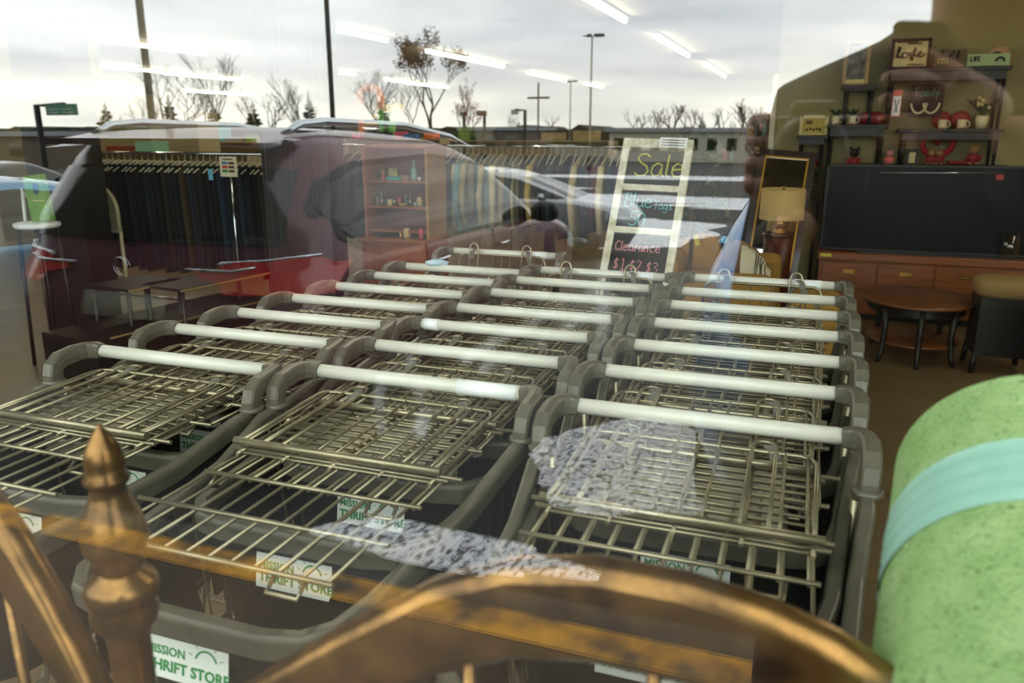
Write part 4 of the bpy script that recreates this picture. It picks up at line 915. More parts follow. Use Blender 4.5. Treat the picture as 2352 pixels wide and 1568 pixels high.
t.part('leaves', g, greenl, kind='stuff'); t.part('flowers', gf, cream, kind='stuff')
def plush(u, zt, Y, label, m1, m2, s=1.0, ears=True):
    t = Thing('plush_toy', label, 'plush toy', on(u, zt, Y)); t.part('body', MB().blob((0, 0, .05*s), (.042*s, .035*s, .05*s), 14), m2); t.part('head', MB().blob((0, -.005, .125*s), (.04*s, .036*s, .038*s), 14), m1)
    for q in (-1, 1): t.part('ear', MB().blob((q*.03*s, 0, .163*s), .014*s, 8), m1); t.part('arm', MB().blob((q*.045*s, -.015*s, .06*s), (.014*s, .014*s, .03*s), 8), m2); t.part('foot', MB().blob((q*.024*s, -.03*s, .014*s), (.018*s, .026*s, .014*s), 8), m1)
fur = mat('tan_fur', '#8f6844', .9); furb = mat('dark_fur', '#1c1412', .9); furp = mat('pink_fur', '#c9808a', .9)
plush(1968, zb0-.04, 7.80, 'dark plush toy in a red top sitting alone below the mugs', furb, redm, 1.05); plush(2050, zb0, 7.78, 'small pink plush toy holding a heart', furp, pinkm, .7)
plush(2146, zb0, 7.76, 'tan plush bear left of its twin inside the heart wreath', fur, redm, .75); plush(2165, zb0, 7.76, 'tan plush bear right of its twin inside the heart wreath', fur, redm, .75)
plush(2245, zb0, 7.80, 'tan plush bear with a red heart near the wall corner', fur, redm, 1.0); plush(1856, zx(1850, 392)[1]+.02, 7.8, 'red plush toy on the tall black plant stand', redm, redm, .8); plush(1876, zx(1850, 392)[1]+.02, 7.8, 'grey plush toy in a red scarf on the plant stand', woodg, redm, .85)
g = MB(); hp = heart(1.9, 32); g.tube([(x, 0, z+.14) for x, z in hp], .024, 8, closed=True)
single('heart_wreath', g, mat('red_tinsel', '#a8141c', .6, bump=1, bscale=90), 'red heart-shaped wreath standing behind the twin bears', 'wreath', on(2158, zb0, 7.86))
single('tinsel_garland', MB().tube([(-.09+.18*k/9, .02*math.sin(k*1.3), .018+.006*math.sin(k*2.1)) for k in range(10)], .018, 8), mm('red_beads', '#8a2424', .5, var=.5, vscale=90), 'red beaded garland lying on the television-height shelf', 'garland', on(2215, zb0, 7.8))
t, h, H = panel('framed_photo', 'small pale photo frame with a black bow', 'photo frame', 2082, 2108, 345, 376, 7.8, cream, frame=blackw); t.o.location.z = zb0
# --- mirror, lamp on stand
mf = mat('dark_red_wood', '#2b120b', .3, coat=.3); gilt = mat('gilt', '#c79228', .3, .6); mirm = mat('mirror_glass', '#d8dcd4', .01, 1.0)
t = Thing('leaning_mirror', 'tall mirror in a dark wood frame with a gilt inner edge, leaning back', 'mirror', (-.275, 7.05, 0)); tilt = R(14)
Mx = Matrix.Rotation(-tilt, 4, 'X') @ Matrix.Rotation(R(4), 4, 'Y')
ztm = (at(1780, 346, 7.3).z)/math.cos(tilt)
hw = .235
def rect(mb, x0, x1, z0, z1, w_, y0, y1): mb.box(x0, x0+w_, y0, y1, z0, z1, Mx); mb.box(x1-w_, x1, y0, y1, z0, z1, Mx); mb.box(x0+w_, x1-w_, y0, y1, z0, z0+w_, Mx); mb.box(x0+w_, x1-w_, y0, y1, z1-w_, z1, Mx)
g = MB(); rect(g, -hw, hw, .0, ztm, .055, -.02, .02); t.part('frame', g, mf); g = MB(); rect(g, -hw+.055, hw-.055, .42, ztm-.055, .013, -.026, .005); t.part('gilt_edge', g, gilt)
t.part('lower_panel', MB().box(-hw+.05, hw-.05, -.012, .012, .05, .42, Mx), mf); t.part('glass', MB().box(-hw+.06, hw-.06, -.008, .0, .43, ztm-.06, Mx), mirm)
lx = at(1797, 470, 6.5)
t = Thing('drum_table', 'dark reddish round drum table under the table lamp', 'table', (lx.x-.01, 6.5, 0)); zl = at(1795, 534, 6.5).z
t.part('top', MB().lathe([(.115, zl-.03), (.12, zl-.025), (.12, zl-.005), (.115, zl)], n=28), mf); t.part('drum', MB().lathe([(.08, 0), (.10, .02), (.105, zl*.5), (.11, zl-.03)], n=28), mat('mahogany', '#4a1c10', .4)); t.part('foot_ring', MB().lathe([(.11, 0), (.115, .02), (.1, .03)], n=28), mf)
t = Thing('table_lamp', 'table lamp with a cream drum shade and a brass base', 'lamp', (lx.x, 6.5, zl)); z0 = at(1797, 503, 6.5).z-zl; z1 = at(1797, 433, 6.5).z-zl; rs = (at(1850, 470, 6.5).x-at(1746, 470, 6.5).x)/2
lin_sh = mat('linen_shade', '#c9ab72', .8, bump=.4, bscale=200)
t.part('lamp_base', MB().lathe([(.06, 0), (.065, .008), (.03, .02), (.045, .04), (.055, .07), (.05, .1), (.025, .12), (.012, .14), (.01, z1)], n=24), brassp)
t.part('lamp_shade', MB().lathe([(rs, z0), (rs*.985, z1), (rs*.96, z1), (rs*.975, z0), (rs, z0)], n=40, cap=False), lin_sh); t.part('harp', MB().tube([(-rs*.97, 0, z1-.01), (rs*.97, 0, z1-.01)], .004, 5).blob((0, 0, z1+.012), .012, 8), brassp)
# --- oval table, stools
tt = mat('oval_table_wood', '#6b3f20', .35, var=.2, vscale=6)
t = Thing('oval_table', 'oval brown side table with a lower shelf standing on the carpet', 'table', (.80, 6.15, 0))
t.part('table_top', MB().lathe([(.0, .40), (.95, .40), (1, .405), (1, .42), (.97, .428), (0, .428)], n=48, sx=.365, sy=.43), tt); t.part('apron', MB().lathe([(.86, .34), (.86, .40)], n=40, sx=.365, sy=.43, cap=False), blackw)
t.part('lower_shelf', MB().lathe([(0, .12), (.80, .12), (.82, .13), (.8, .14), (0, .14)], n=40, sx=.365, sy=.43), tt)
for a in (45, 135, 225, 315, 270): x, y = .30*math.cos(R(a)), .36*math.sin(R(a)); t.part('leg', MB().tube([(x, y, .40), (x*.97, y*.97, .2), (x*1.02, y*1.02, .06), (x*1.12, y*1.12, 0)], [.024, .02, .017, .015], 8), blackw)
fabt = mat('tan_fabric', '#8a6f43', .9, bump=.4, bscale=120); mus = mat('mustard_upholstery', '#a07a34', .95, bump=.4, bscale=150, var=.12, vscale=10)
p = at(2310, 640, 5.9)
t = Thing('padded_stool', 'dark stool with a tan cushion behind the oval table', 'stool', (p.x+.02, 5.95, 0)); t.part('seat_cushion', MB().blob((0, 0, .56), (.19, .19, .07), 20, .05, 4, sq=.6), fabt); t.part('body', MB().box(-.16, .16, -.16, .16, .12, .51), blackw)
for a, b in ((-1, -1), (1, -1), (-1, 1), (1, 1)): t.part('leg', MB().tube([(a*.15, b*.15, .14), (a*.16, b*.16, 0)], .018, 6), blackw)
t = Thing('wooden_chest', 'reddish wooden chest at the edge of view beside the padded stool', 'chest', (1.55, 5.15, 0)); t.part('body', MB().box(-.22, .25, -.25, .25, .03, .52), teak); t.part('lid', MB().box(-.24, .27, -.27, .27, .52, .56), teak, bevel=.005); t.part('feet', MB().box(-.21, .24, -.24, .24, 0, .03), blackw)
# --- armchair with cushions and throws
na = at(1560, 622, 5.15); nb = at(1765, 634, 5.15); ca = Thing('armchair', 'mustard yellow upholstered armchair behind the carts', 'armchair', (-.42, 5.55, 0))
def ub(x0, x1, y0, y1, z0, z1): return MB().box(x0, x1, y0, y1, z0, z1)
o_ = .42; 
ca.part('arm', ub(na.x+o_, nb.x+o_+.03, -.48, -.30, .12, na.z-.0), mus, bevel=.05); ca.part('arm', ub(-.30, .30, .34, .52, .12, at(1800, 583, 6.0).z), mus, bevel=.05)
ca.part('backrest', ub(-.52, -.30, -.40, .50, .12, at(1560, 570, 5.4).z), mus, bevel=.07); ca.part('seat_cushion', ub(-.32, .32, -.30, .34, .30, .44), mus, bevel=.05); ca.part('base', ub(-.48, .33, -.44, .48, .08, .30), mus, bevel=.02)
for a, b in ((-.42, -.4), (.28, -.4), (-.42, .42), (.28, .42)): ca.part('leg', MB().tube([(a, b, .1), (a, b, 0)], .02, 6), blackw)
t = Thing('ottoman', 'mustard yellow ottoman in front of the armchair', 'ottoman', (.13, 5.3, 0)); t.part('cushion', ub(-.17, .14, -.2, .2, .34, .56), mus, bevel=.05); t.part('base', ub(-.16, .13, -.19, .19, .06, .34), mus, bevel=.01)
for a, b in ((-.14, -.16), (.11, -.16), (-.14, .16), (.11, .16)): t.part('leg', MB().tube([(a, b, .07), (a, b, 0)], .016, 6), blackw)
pillm = mat('ochre_pillow', '#a97c3c', .9, bump=.3, bscale=80); pill2 = mat('brown_pillow', '#8f6a3c', .9, bump=.3, bscale=80)
p = at(1612, 582, 5.45)
t = Thing('pillow', 'ochre pillow with a yellow tag leaning in the armchair', 'pillow', (p.x, 5.45, p.z-.12)); t.part('cushion', MB().blob((0, 0, .12), (.13, .06, .135), 22, .06, 3, sq=.7), pillm); t.part('tag', MB().box(.03, .06, -.075, -.07, .18, .25, Matrix.Rotation(R(-20), 4, 'Y')), tagy)
p = at(1688, 590, 5.5); t = Thing('pillow', 'brown pillow with a blue tag leaning in the armchair', 'pillow', (p.x, 5.5, p.z-.10)); M3 = Matrix.Rotation(R(32), 4, 'Y'); b = MB().blob((0, 0, .10), (.15, .06, .105), 22, .06, 3, 5, sq=.7); b.v = [tuple(M3 @ Vector(q)) for q in b.v]; t.part('cushion', b, pill2); t.part('tag', MB().box(-.09, -.05, -.075, -.07, .20, .245), tagb)
def cloth(name, label, top, base, Y0, Y1, m, loc, stripes=0):
    # a heap of cloth: front, back and crest following the profile, with folds
    t = Thing(name, label, 'blanket', loc); g = MB(); n = len(top)-1
    def P(u, v):
        k = u*n; i = min(int(k), n-1); q = k-i; x = top[i][0]*(1-q)+top[i+1][0]*q; z = top[i][1]*(1-q)+top[i+1][1]*q
        a = PI*v; f = math.sin(a)**.6; wv = .02*noise.noise(Vector((u*7, v*4, len(label))))+.012*math.sin(u*26+v*3)*(1-f)
        return (x+wv, (Y0+Y1)/2-(Y1-Y0)/2*math.cos(a)+wv, base+(z-base)*f)
    g.grid(P, 28, 16); t.part('cloth', g, m)
    for k in range(stripes):
        u = .35+.1*k; t.part('stripe', MB().tube([Vector(P(u+.02*j/6, .02+.42*j/6))+Vector((0, -.004, .002)) for j in range(7)], .0035, 5), cblack)
    return t
denim = mat('slate_blue_cloth', '#39444f', .95, bump=.4, bscale=60)
P_ = [at(u, v, 5.75) for u, v in ((1585, 560), (1640, 525), (1678, 508), (1700, 560), (1712, 600))]
cloth('blanket', 'slate blue blanket heaped over the back of the armchair', [(q.x-P_[0].x, q.z-P_[0].z) for q in P_], .44-P_[0].z, -.12, .12, denim, (P_[0].x, 5.75, P_[0].z))
knit = mat('striped_knit', '#d6ccb2', .95, bump=.8, bscale=90); 
P_ = [at(u, v, 5.4) for u, v in ((1705, 562), (1735, 575), (1755, 595), (1770, 628))]
cloth('blanket', 'cream knitted throw with dark stripes on the armchair', [(q.x-P_[0].x, q.z-P_[0].z) for q in P_], .44-P_[0].z, -.13, .12, knit, (P_[0].x, 5.4, P_[0].z), 5)
# --- chalk sign made from an old white sash window
oldw = mat('chipped_white_paint', '#eeeada', .7, col2='#c8bea0', vscale=22, bump=.3); slate = mat('chalkboard', '#26241f', .35)
sb = Vector((-.925, 3.18, 0)); ang = math.atan2(.90, 1.52); Wg = .345; Hh = 1.78
Ms = Matrix.Rotation(-ang, 4, 'X') @ Matrix.Rotation(R(1.5), 4, 'Y')
t = Thing('sale_sign', 'chalk sign in an old white three-pane window frame, leaning behind the carts', 'sign', tuple(sb))
g = MB(); W3 = .036
zs_ = [0, .38, .80, 1.09, 1.39, Hh]
def zf(v): # distance along the board for a row of the picture at its centre line
    best = min(range(0, 1800), key=lambda i: abs(prj(Ms @ Vector((Wg/2, 0, i/1000))+sb)-v)); return best/1000
def prj(p):
    x = p.x*_ca+p.y*_sa; y = -p.x*_sa+p.y*_ca; z = p.z-EYE; return 784-FPX*(y*_sp+z*_cp)/(y*_cp-z*_sp)
zt, zm1, zm2 = zf(322), zf(434), zf(532); zt = min(zt, Hh)
g.box(0, W3, -.015, .015, 0, zt, Ms); g.box(Wg-W3, Wg, -.015, .015, 0, zt, Ms)
for z in (.30, zm2, zm1): g.box(W3, Wg-W3, -.013, .013, z-.016, z+.016, Ms)
g.box(W3, Wg-W3, -.015, .015, 0, .06, Ms); g.box(W3, Wg-W3, -.015, .015, zt-.05, zt, Ms); t.part('frame', g, oldw)
for z0, z1 in ((.06, .30), (.30, zm2), (zm2, zm1), (zm1, zt-.05)): t.part('pane', MB().box(W3, Wg-W3, -.004, .004, z0+.012, z1-.012, Ms), slate)
ux = Ms.to_3x3() @ Vector((1, 0, 0)); uz = Ms.to_3x3() @ Vector((0, 0, 1)); nn = Ms.to_3x3() @ Vector((0, -1, 0))
def chalk(txt, x, z, h_, m, r=.0032): g = MB(); write(g, txt, ux*x+uz*z+nn*.007, ux, uz, h_, r); t.part('chalk_lettering', g, m)
chy = mat('yellow_chalk', '#c9c832', .8); chb = mat('blue_chalk', '#6fc4cc', .8); chp = mat('pink_chalk', '#e59aa2', .8)
H3 = (zt-.05-zm1)
chalk('Sale', W3+.045, zm1+H3*.30, H3*.55, chy, .0042); H2 = zm1-zm2
chalk('Blue', W3+.02, zm2+H2*.55, H2*.32, chb); chalk('Tags', W3+.165, zm2+H2*.52, H2*.19, chb, .002); chalk('50', W3+.06, zm2+H2*.12, H2*.32, chb)
H1 = zm2-.30; zb_ = zm2
chalk('Clearance', W3+.015, zb_-.105, .048, chp, .0028); chalk('$1', W3+.02, zb_-.205, .06, chp, .0026); chalk('$2', W3+.10, zb_-.205, .055, chp, .0026); chalk('$3', W3+.18, zb_-.21, .055, chp, .0026)
t.part('paper_note', MB().box(Wg-.165, Wg-.03, -.018, -.0155, zt-.045, zt+.006, Ms), whitem, label='white paper note'); g = MB()
for k in range(3): g.box(Wg-.155, Wg-.04, -.0188, -.018, zt-.038+.014*k, zt-.034+.014*k, Ms)
t.part('note_lines', g, inkb)
# ================================================================ CLOTHES RACKS
fabcol = {}
def fab(hexc):
    if hexc not in fabcol: fabcol[hexc] = mat('cloth_'+hexc[1:], hexc, .95, var=.2, vscale=9, bump=.4, bscale=35)
    return fabcol[hexc]
def garment(length, wid=.21, sleeve=.5, seed=0, th=.02):
    g = MB(); top = -.05
    def f(u, v, sd):
        # u along the body from shoulder tip to shoulder tip, v down
        x = (u*2-1); ws = wid*(1-.10*math.sin(v*PI)+.06*v); sh = -.09*abs(x)**1.3 if v < .001 else -.09*abs(x)**1.3*(1-v)
        z = top+sh-length*v; t = th*(1-.75*x*x)*(.6+.8*v)+.012*noise.noise(Vector((u*3+seed, v*3, sd)))
        return (sd*t+.02*noise.noise(Vector((v*2.2, seed, u*1.5)))*v, x*ws, z)
    g.grid(lambda u, v: f(u, v, 1), 8, 10); g.grid(lambda u, v: f(u, v, -1), 8, 10, flip=True)
    if sleeve:
        for s in (-1, 1):
            a = Vector((0, s*wid*.92, top-.09)); g.tube([a, a+Vector((.006, s*.03, -.08)), a+Vector((.012*math.sin(seed), s*.035, -sleeve*.5)), a+Vector((.015*math.cos(seed), s*.02, -sleeve))], [.03, .034, .03, .026], 8)
    return g
HG = mat('hanger_plastic', '#d8cfae', .5)
def hanger_mb():
    g = MB(); g.tube([(0, -.19, -.13), (0, -.05, -.06), (0, 0, -.045), (0, .05, -.06), (0, .19, -.13)], .005, 5); g.tube([(0, 0, -.045), (0, 0, -.01), (0, .012, .005), (0, .014, .016), (0, 0, .022), (0, -.014, .014)], .003, 5); return g
hang_me = hanger_mb().mesh('hanger', HG)
def hang(name, label, cat, mesh, loc, rz, group):
    e = bpy.data.objects.new(name, mesh); COL.link(e); e.location = loc; e.rotation_euler = (0, 0, rz); props(e, label, cat, group)
    h = bpy.data.objects.new('hanger', hang_me); COL.link(h); h.parent = e; return e
def rack(name, label, x0, x1, Y, z, m=chrome):
    t = Thing(name, label, 'clothes rack', ((x0+x1)/2, Y, 0)); h = (x1-x0)/2
    t.part('rail', MB().tube([(-h, 0, z), (h, 0, z)], .013, 8), m)
    for s in (-1, 1): t.part('upright', MB().tube([(s*h, 0, 0.05), (s*h, 0, z)], .014, 8).tube([(s*h, -.26, .04), (s*h, .26, .04)], .014, 8), m)
    t.part('base_rail', MB().tube([(-h, 0, .12), (h, 0, .12)], .012, 8), m); return t
rack('clothes_rack', 'chrome clothes rack of shirts and jackets right of the hutch', -3.32, -1.36, 6.8, 1.42)
gl_cols = [('#5d625c', 'grey green'), ('#cdbd93', 'cream'), ('#cbb98a', 'oatmeal'), ('#7a4a42', 'brick red'), ('#4b3528', 'brown'), ('#d2c397', 'ivory'), ('#7fb0bd', 'pale blue'), ('#c9b788', 'sand'), ('#8d7f68', 'taupe'), ('#3f6a6e', 'teal'), ('#cdbb8e', 'cream'), ('#6e7f80', 'slate'), ('#d6c699', 'ivory'), ('#9a8a6a', 'khaki'), ('#505a58', 'charcoal'), ('#b3a684', 'beige'),
           ('#77705c', 'olive grey'), ('#2d2a26', 'black'), ('#c2a85a', 'straw yellow'), ('#1c1b1a', 'black'), ('#23211f', 'black'), ('#2f3a44', 'navy'), ('#c4b283', 'sand'), ('#191817', 'black'), ('#31506b', 'blue'), ('#c9b78b', 'cream'), ('#28415a', 'navy'), ('#40364c', 'purple'), ('#5a2b3a', 'wine red'), ('#d9c9a0', 'ivory'), ('#203848', 'navy'), ('#3a2c50', 'purple'), ('#23445a', 'blue')]
for i, (c, nm) in enumerate(gl_cols):
    x = -3.24+(3.24-1.44)*i/(len(gl_cols)-1); rr_ = random.Random(i)
    L_ = rr_.uniform(.5, .72) if i % 5 else rr_.uniform(.72, .9); kindn = 'shirt' if i % 3 else 'jacket'
    me = garment(L_, rr_.uniform(.19, .235), rr_.uniform(.42, .58), i*1.7, .016+.01*(kindn == 'jacket')).mesh(kindn, fab(c))
    hang(kindn, '%s long-sleeved %s on a hanger, %s' % (nm, kindn, 'left end of the long rack' if i < 11 else 'middle of the long rack' if i < 22 else 'right end of the long rack'), kindn, me, (x, 6.8, 1.40), rr_.uniform(-.12, .12), 'shirts and jackets on the long rack')
rack('clothes_rack', 'clothes rack of dark coats between the dark column and the hutch', -4.35, -3.5, 6.9, 1.42)
for i, (c, nm) in enumerate((('#4a4038', 'brown'), ('#3c3430', 'dark brown'), ('#1f2e30', 'black green'), ('#243438', 'dark teal'), ('#8c8672', 'grey'), ('#4b2a35', 'plum'), ('#1b2325', 'black'))):
    hang('coat', '%s coat on the short rack left of the hutch' % nm, 'coat', garment(.8, .22, .6, i*2.3, .03).mesh('coat', fab(c)), (-4.2+.11*i, 6.9, 1.40), 0, 'coats on the short rack')
rack('clothes_rack', 'clothes rack packed with dark trousers between the dark columns', -6.4, -3.72, 5.45, 1.37)
def trousers(L_, seed):
    g = MB(); rg = random.Random(seed)
    for s in (-1, 1):
        def f(u, v):
            a = 2*PI*u; w_ = .075+.03*(1-v); d = .022+.012*noise.noise(Vector((v*3, seed, s)))
            return (d*math.cos(a)+.012*noise.noise(Vector((v*2, seed+3, s))), s*.055+w_*math.sin(a), -.11-L_*v)
        g.grid(f, 10, 8)
    g.box(-.012, .012, -.13, .13, -.12, -.08); return g
tcol = ['#15161a', '#101012', '#1a1714', '#1c2430', '#121417', '#2a2118', '#14181c', '#16130f', '#1b2a3a', '#111113', '#1d1a16', '#3a2c1c', '#15181b', '#101214', '#1f2733']
tm = [trousers(.82+.05*math.sin(i*2), i*3.1) for i in range(5)]
for i in range(40):
    c = tcol[(i*7) % len(tcol)]; key = 'tr%d_%s' % (i % 5, c)
    if key not in KIDS: KIDS[key] = tm[i % 5].mesh('trousers', fab(c))
    hang('trousers', 'dark trousers hanging in the packed rack beneath the cream hangers', 'trousers', KIDS[key], (-6.3+i*.0645, 5.45, 1.355), .1*math.sin(i*1.9), 'dark trousers on the packed rack')
yt = trousers(.40, 77); hang('trousers', 'olive yellow garment at the end of the trouser rack by the dark column', 'trousers', yt.mesh('trousers', fab('#8f8440')), (-3.80, 5.38, 1.33), .5, None)
def pole_sign(u, v0, v1, Y, label):
    a = at(u-17, v1, Y); b = at(u+17, v0, Y); t = Thing('price_sign', label, 'sign', ((a.x+b.x)/2, Y, 0)); h = (b.x-a.x)/2
    t.part('pole', MB().tube([(0, 0, .02), (0, 0, b.z)], .008, 6).lathe([(.14, 0), (.14, .012), (.02, .02)], n=20), chrome); t.part('card', MB().box(-h, h, -.02, -.012, a.z, b.z), mm('card_cream', '#d9d2b0', .7))
    for k, c in enumerate(('#3a78a8', '#c23a30', '#2f8a48')):
        z = a.z+(b.z-a.z)*(.62-.2*k); t.part('price_line', MB().box(-h*.7, -h*.05, -.024, -.02, z, z+.02), mm('ink'+c, c, .7)); t.part('price_line', MB().box(h*.08, h*.75, -.024, -.02, z, z+.018), inkb)
    t.part('heading', MB().box(-h*.6, h*.6, -.024, -.02, a.z+(b.z-a.z)*.84, a.z+(b.z-a.z)*.9), inkb)
pole_sign(528, 360, 405, 5.1, 'cream price sign with coloured lines on a pole in front of the trousers')
p = at(484, 400, 5.2); single('paper_tag', MB().box(-.02, .02, -.004, 0, -.045, .04), tagb, 'small blue paper tag hanging in front of the dark trousers', 'tag', (p.x, 5.2, p.z))
# things on and above the trouser rack
def crate(name, label, cat, u0, u1, v0, v1, Y, m, dep=.3, z0=None, legs=False):
    a = at(u0, v1, Y); b = at(u1, v0, Y); t = Thing(name, label, cat, ((a.x+b.x)/2, Y, 0 if z0 is None else z0)); h = abs(b.x-a.x)/2; zb = a.z-(z0 or 0); H = b.z-(z0 or 0)
    return t, h, zb, H
shelfm = mat('cream_shelf', '#b9a982', .7)
def shelf_unit(name, label, x0, x1, Y, H, dep, shelves, m, group=None):
    t = Thing(name, label, 'shelf unit', ((x0+x1)/2, Y, 0), 0, group); h = (x1-x0)/2
    t.part('back_panel', MB().box(-h, h, dep-.02, dep, 0, H), m)
    for s in (-1, 1): t.part('side_panel', MB().box(s*h-.015, s*h+.015, 0, dep, 0, H), m)
    for z in shelves: t.part('shelf', MB().box(-h+.015, h-.015, 0, dep-.02, z-.015, z), m)
    return t
zs8 = lambda v, Y: at(400, v, Y).z
shelf_unit('shelf_unit', 'pale shelf unit behind the trouser rack carrying boxes', -9.9, -6.7, 8.6, zs8(352, 8.6), .5, (.1, .6, 1.0, zs8(352, 8.6)), shelfm)
def boxat(name, label, cat, u0, u1, v0, v1, Y, m, dep=.3, bevel=.004, group=None):
    a = at(u0, v1, Y); b = at(u1, v0, Y); h = abs(b.x-a.x)/2; return single(name, MB().box(-h, h, 0, dep, 0, b.z-a.z), m, label, cat, ((a.x+b.x)/2, Y, a.z), group=group, bevel=bevel)
boxat('storage_box', 'orange brown storage box on the shelf behind the trousers', 'box', 245, 283, 335, 352, 8.7, mm('rust', '#8a3c1c', .7)); boxat('storage_box', 'mint green storage box on the shelf behind the trousers', 'box', 312, 349, 325, 352, 8.7, mm('mint', '#8fc0a0', .7))
def block(name, label, cat, u0, u1, v0, Y, m, dep=.5, bevel=.01):
    a = at(u0, 350, Y); b = at(u1, v0, Y); h = abs(b.x-a.x)/2; return single(name, MB().box(-h, h, 0, dep, 0, b.z), m, label, cat, ((a.x+b.x)/2, Y, 0), bevel=bevel)
block('tall_cabinet', 'tall plain cream cabinet rising behind the trouser rack', 'cabinet', 348, 450, 258, 10.5, shelfm)
struct('wall_stub', MB().box(at(195, 300, 9.6).x, at(214, 300, 9.6).x, 9.6, 9.9, 0, 3.1), wall_m); struct('wall_pier', MB().box(at(-30, 300, 9.0).x, at(52, 300, 9.0).x, 9.0, 9.3, 0, 3.1), wall_m)
# left window corner: green box, white chair, arched cream board
p = at(82, 500, 5.0)
t = Thing('childrens_chair', 'small white chair with a round seat in front of the dark column', 'chair', (p.x, 3.9, 0)); p2 = at(85, 512, 3.9); t.o.location.x = p2.x
t.part('seat', MB().lathe([(.13, p2.z-.03), (.14, p2.z-.02), (.14, p2.z), (.12, p2.z+.006), (0, p2.z+.006)], n=28), whitem)
t.part('backrest', MB().tube([(-.13, .02, p2.z-.02), (-.15, .05, p2.z+.22), (-.1, .08, p2.z+.07), (.02, .09, p2.z+.05)], .011, 8), whitem)
for a in (45, 135, 225, 315): t.part('leg', MB().tube([(.11*math.cos(R(a)), .11*math.sin(R(a)), p2.z-.02), (.14*math.cos(R(a)), .14*math.sin(R(a)), 0)], .012, 6), blackw)
t = Thing('toy_box', 'lime green picture box standing upright on the white chair', 'box', (p2.x-.02, 3.93, p2.z+.006)); hh = at(80, 405, 3.93).z-p2.z; t.part('carton', MB().box(-.06, .10, 0, .05, 0, hh, Matrix.Rotation(R(-6), 4, 'Y')), mat('lime_card', '#7da83a', .6, col2='#5a8f3a', vscale=7), bevel=.003)
t.part('printed_figure', MB().blob((.02, -.002, hh*.72), (.028, .004, .04), 10), mm('navy_print', '#2c3c5c', .7)); t.part('printed_figure', MB().box(-.02, .08, -.003, 0, hh*.45, hh*.47), cream)
a = at(210, 528, 4.9); b = at(265, 415, 4.9); w_ = (b.x-a.x); t = Thing('arched_board', 'cream arched headboard panel standing beside the dark column', 'headboard', (a.x, 4.9, 0)); z0, z1 = a.z, b.z; r_ = w_*.95
prof_ = [(-w_*.95, z0), (w_*.95, z0)]+[(r_*math.cos(q), z1-r_*.8+r_*.8*math.sin(q)) for q in [PI*i/16 for i in range(17)]]
t.part('panel', MB().prism(prof_, 0, .02), mm('greige', '#a8a084', .8)); t.part('rim', MB().tube([(x, -.005, z) for x, z in prof_[1:]]+[(prof_[0][0], -.005, prof_[0][1])], .012, 8, closed=True), mm('ivory_metal', '#c9bf9a', .5))
for s in (-1, 1): t.part('leg', MB().tube([(s*w_*.93, .01, 0), (s*w_*.93, .01, z0)], .014, 6), mm('ivory_metal', '#c9bf9a', .5))
# low dark bench with pale edging, left of the carts
t = Thing('low_bench', 'low dark display bench with brass edging left of the carts', 'bench', (-3.95, 3.4, 0)); bz = .30
def gp(u, v, z): d = ray(u, v); k = (z-EYE)/d.z; return Vector((d.x*k+3.95, d.y*k-3.4, z))
q0, q1 = gp(255, 778, bz), gp(640, 683, bz)
dx = (q1-q0).normalized(); px = Vector((-dx.y, dx.x, 0))
g = MB(); A = [q0+dx*-.1, q1, q1+px*.55, q0+dx*-.1+px*.55]; g.v = [tuple(v) for v in A]+[(v.x, v.y, .02) for v in A]; g.face((0, 1, 2, 3)); g.face((7, 6, 5, 4))
for i in range(4): g.face((i, i+4, (i+1) % 4+4, (i+1) % 4))
t.part('body', g, blackw); t.part('edging', MB().bar(q0+Vector((0, 0, .004)), q1+Vector((0, 0, .004)), .016, .008), mm('pale_brass', '#cbb27a', .35, .5))
for (a_, b_) in (((295, 665), (420, 640)), ((415, 665), (635, 620))):
    A, B = gp(*a_, .55)+Vector((-3.95, 3.4, 0)), gp(*b_, .55)+Vector((-3.95, 3.4, 0)); c = (A+B)/2; d = B-A
    t = Thing('glass_table', 'dark low table with a shining front edge behind the bench, %s' % ('the shorter one' if a_[0] == 295 else 'the longer one'), 'table', (c.x, c.y, 0)); dn = d.normalized(); pn = Vector((-dn.y, dn.x, 0)); h_ = d.length/2
    t.part('table_top', MB().bar(-dn*h_+Vector((0, 0, .54))+pn*.2, dn*h_+Vector((0, 0, .54))+pn*.2, .4, .02), blackw); t.part('edge', MB().bar(-dn*h_+Vector((0, 0, .54))-pn*.004, dn*h_+Vector((0, 0, .54))-pn*.004, .008, .012), mm('pale_brass', '#cbb27a', .35, .5))
    for s in (-1, 1):
        for q in (.03, .37): t.part('leg', MB().tube([dn*(h_*s*.92)+pn*q, dn*(h_*s*.92)+pn*q+Vector((0, 0, .53))], .014, 6), blackw)
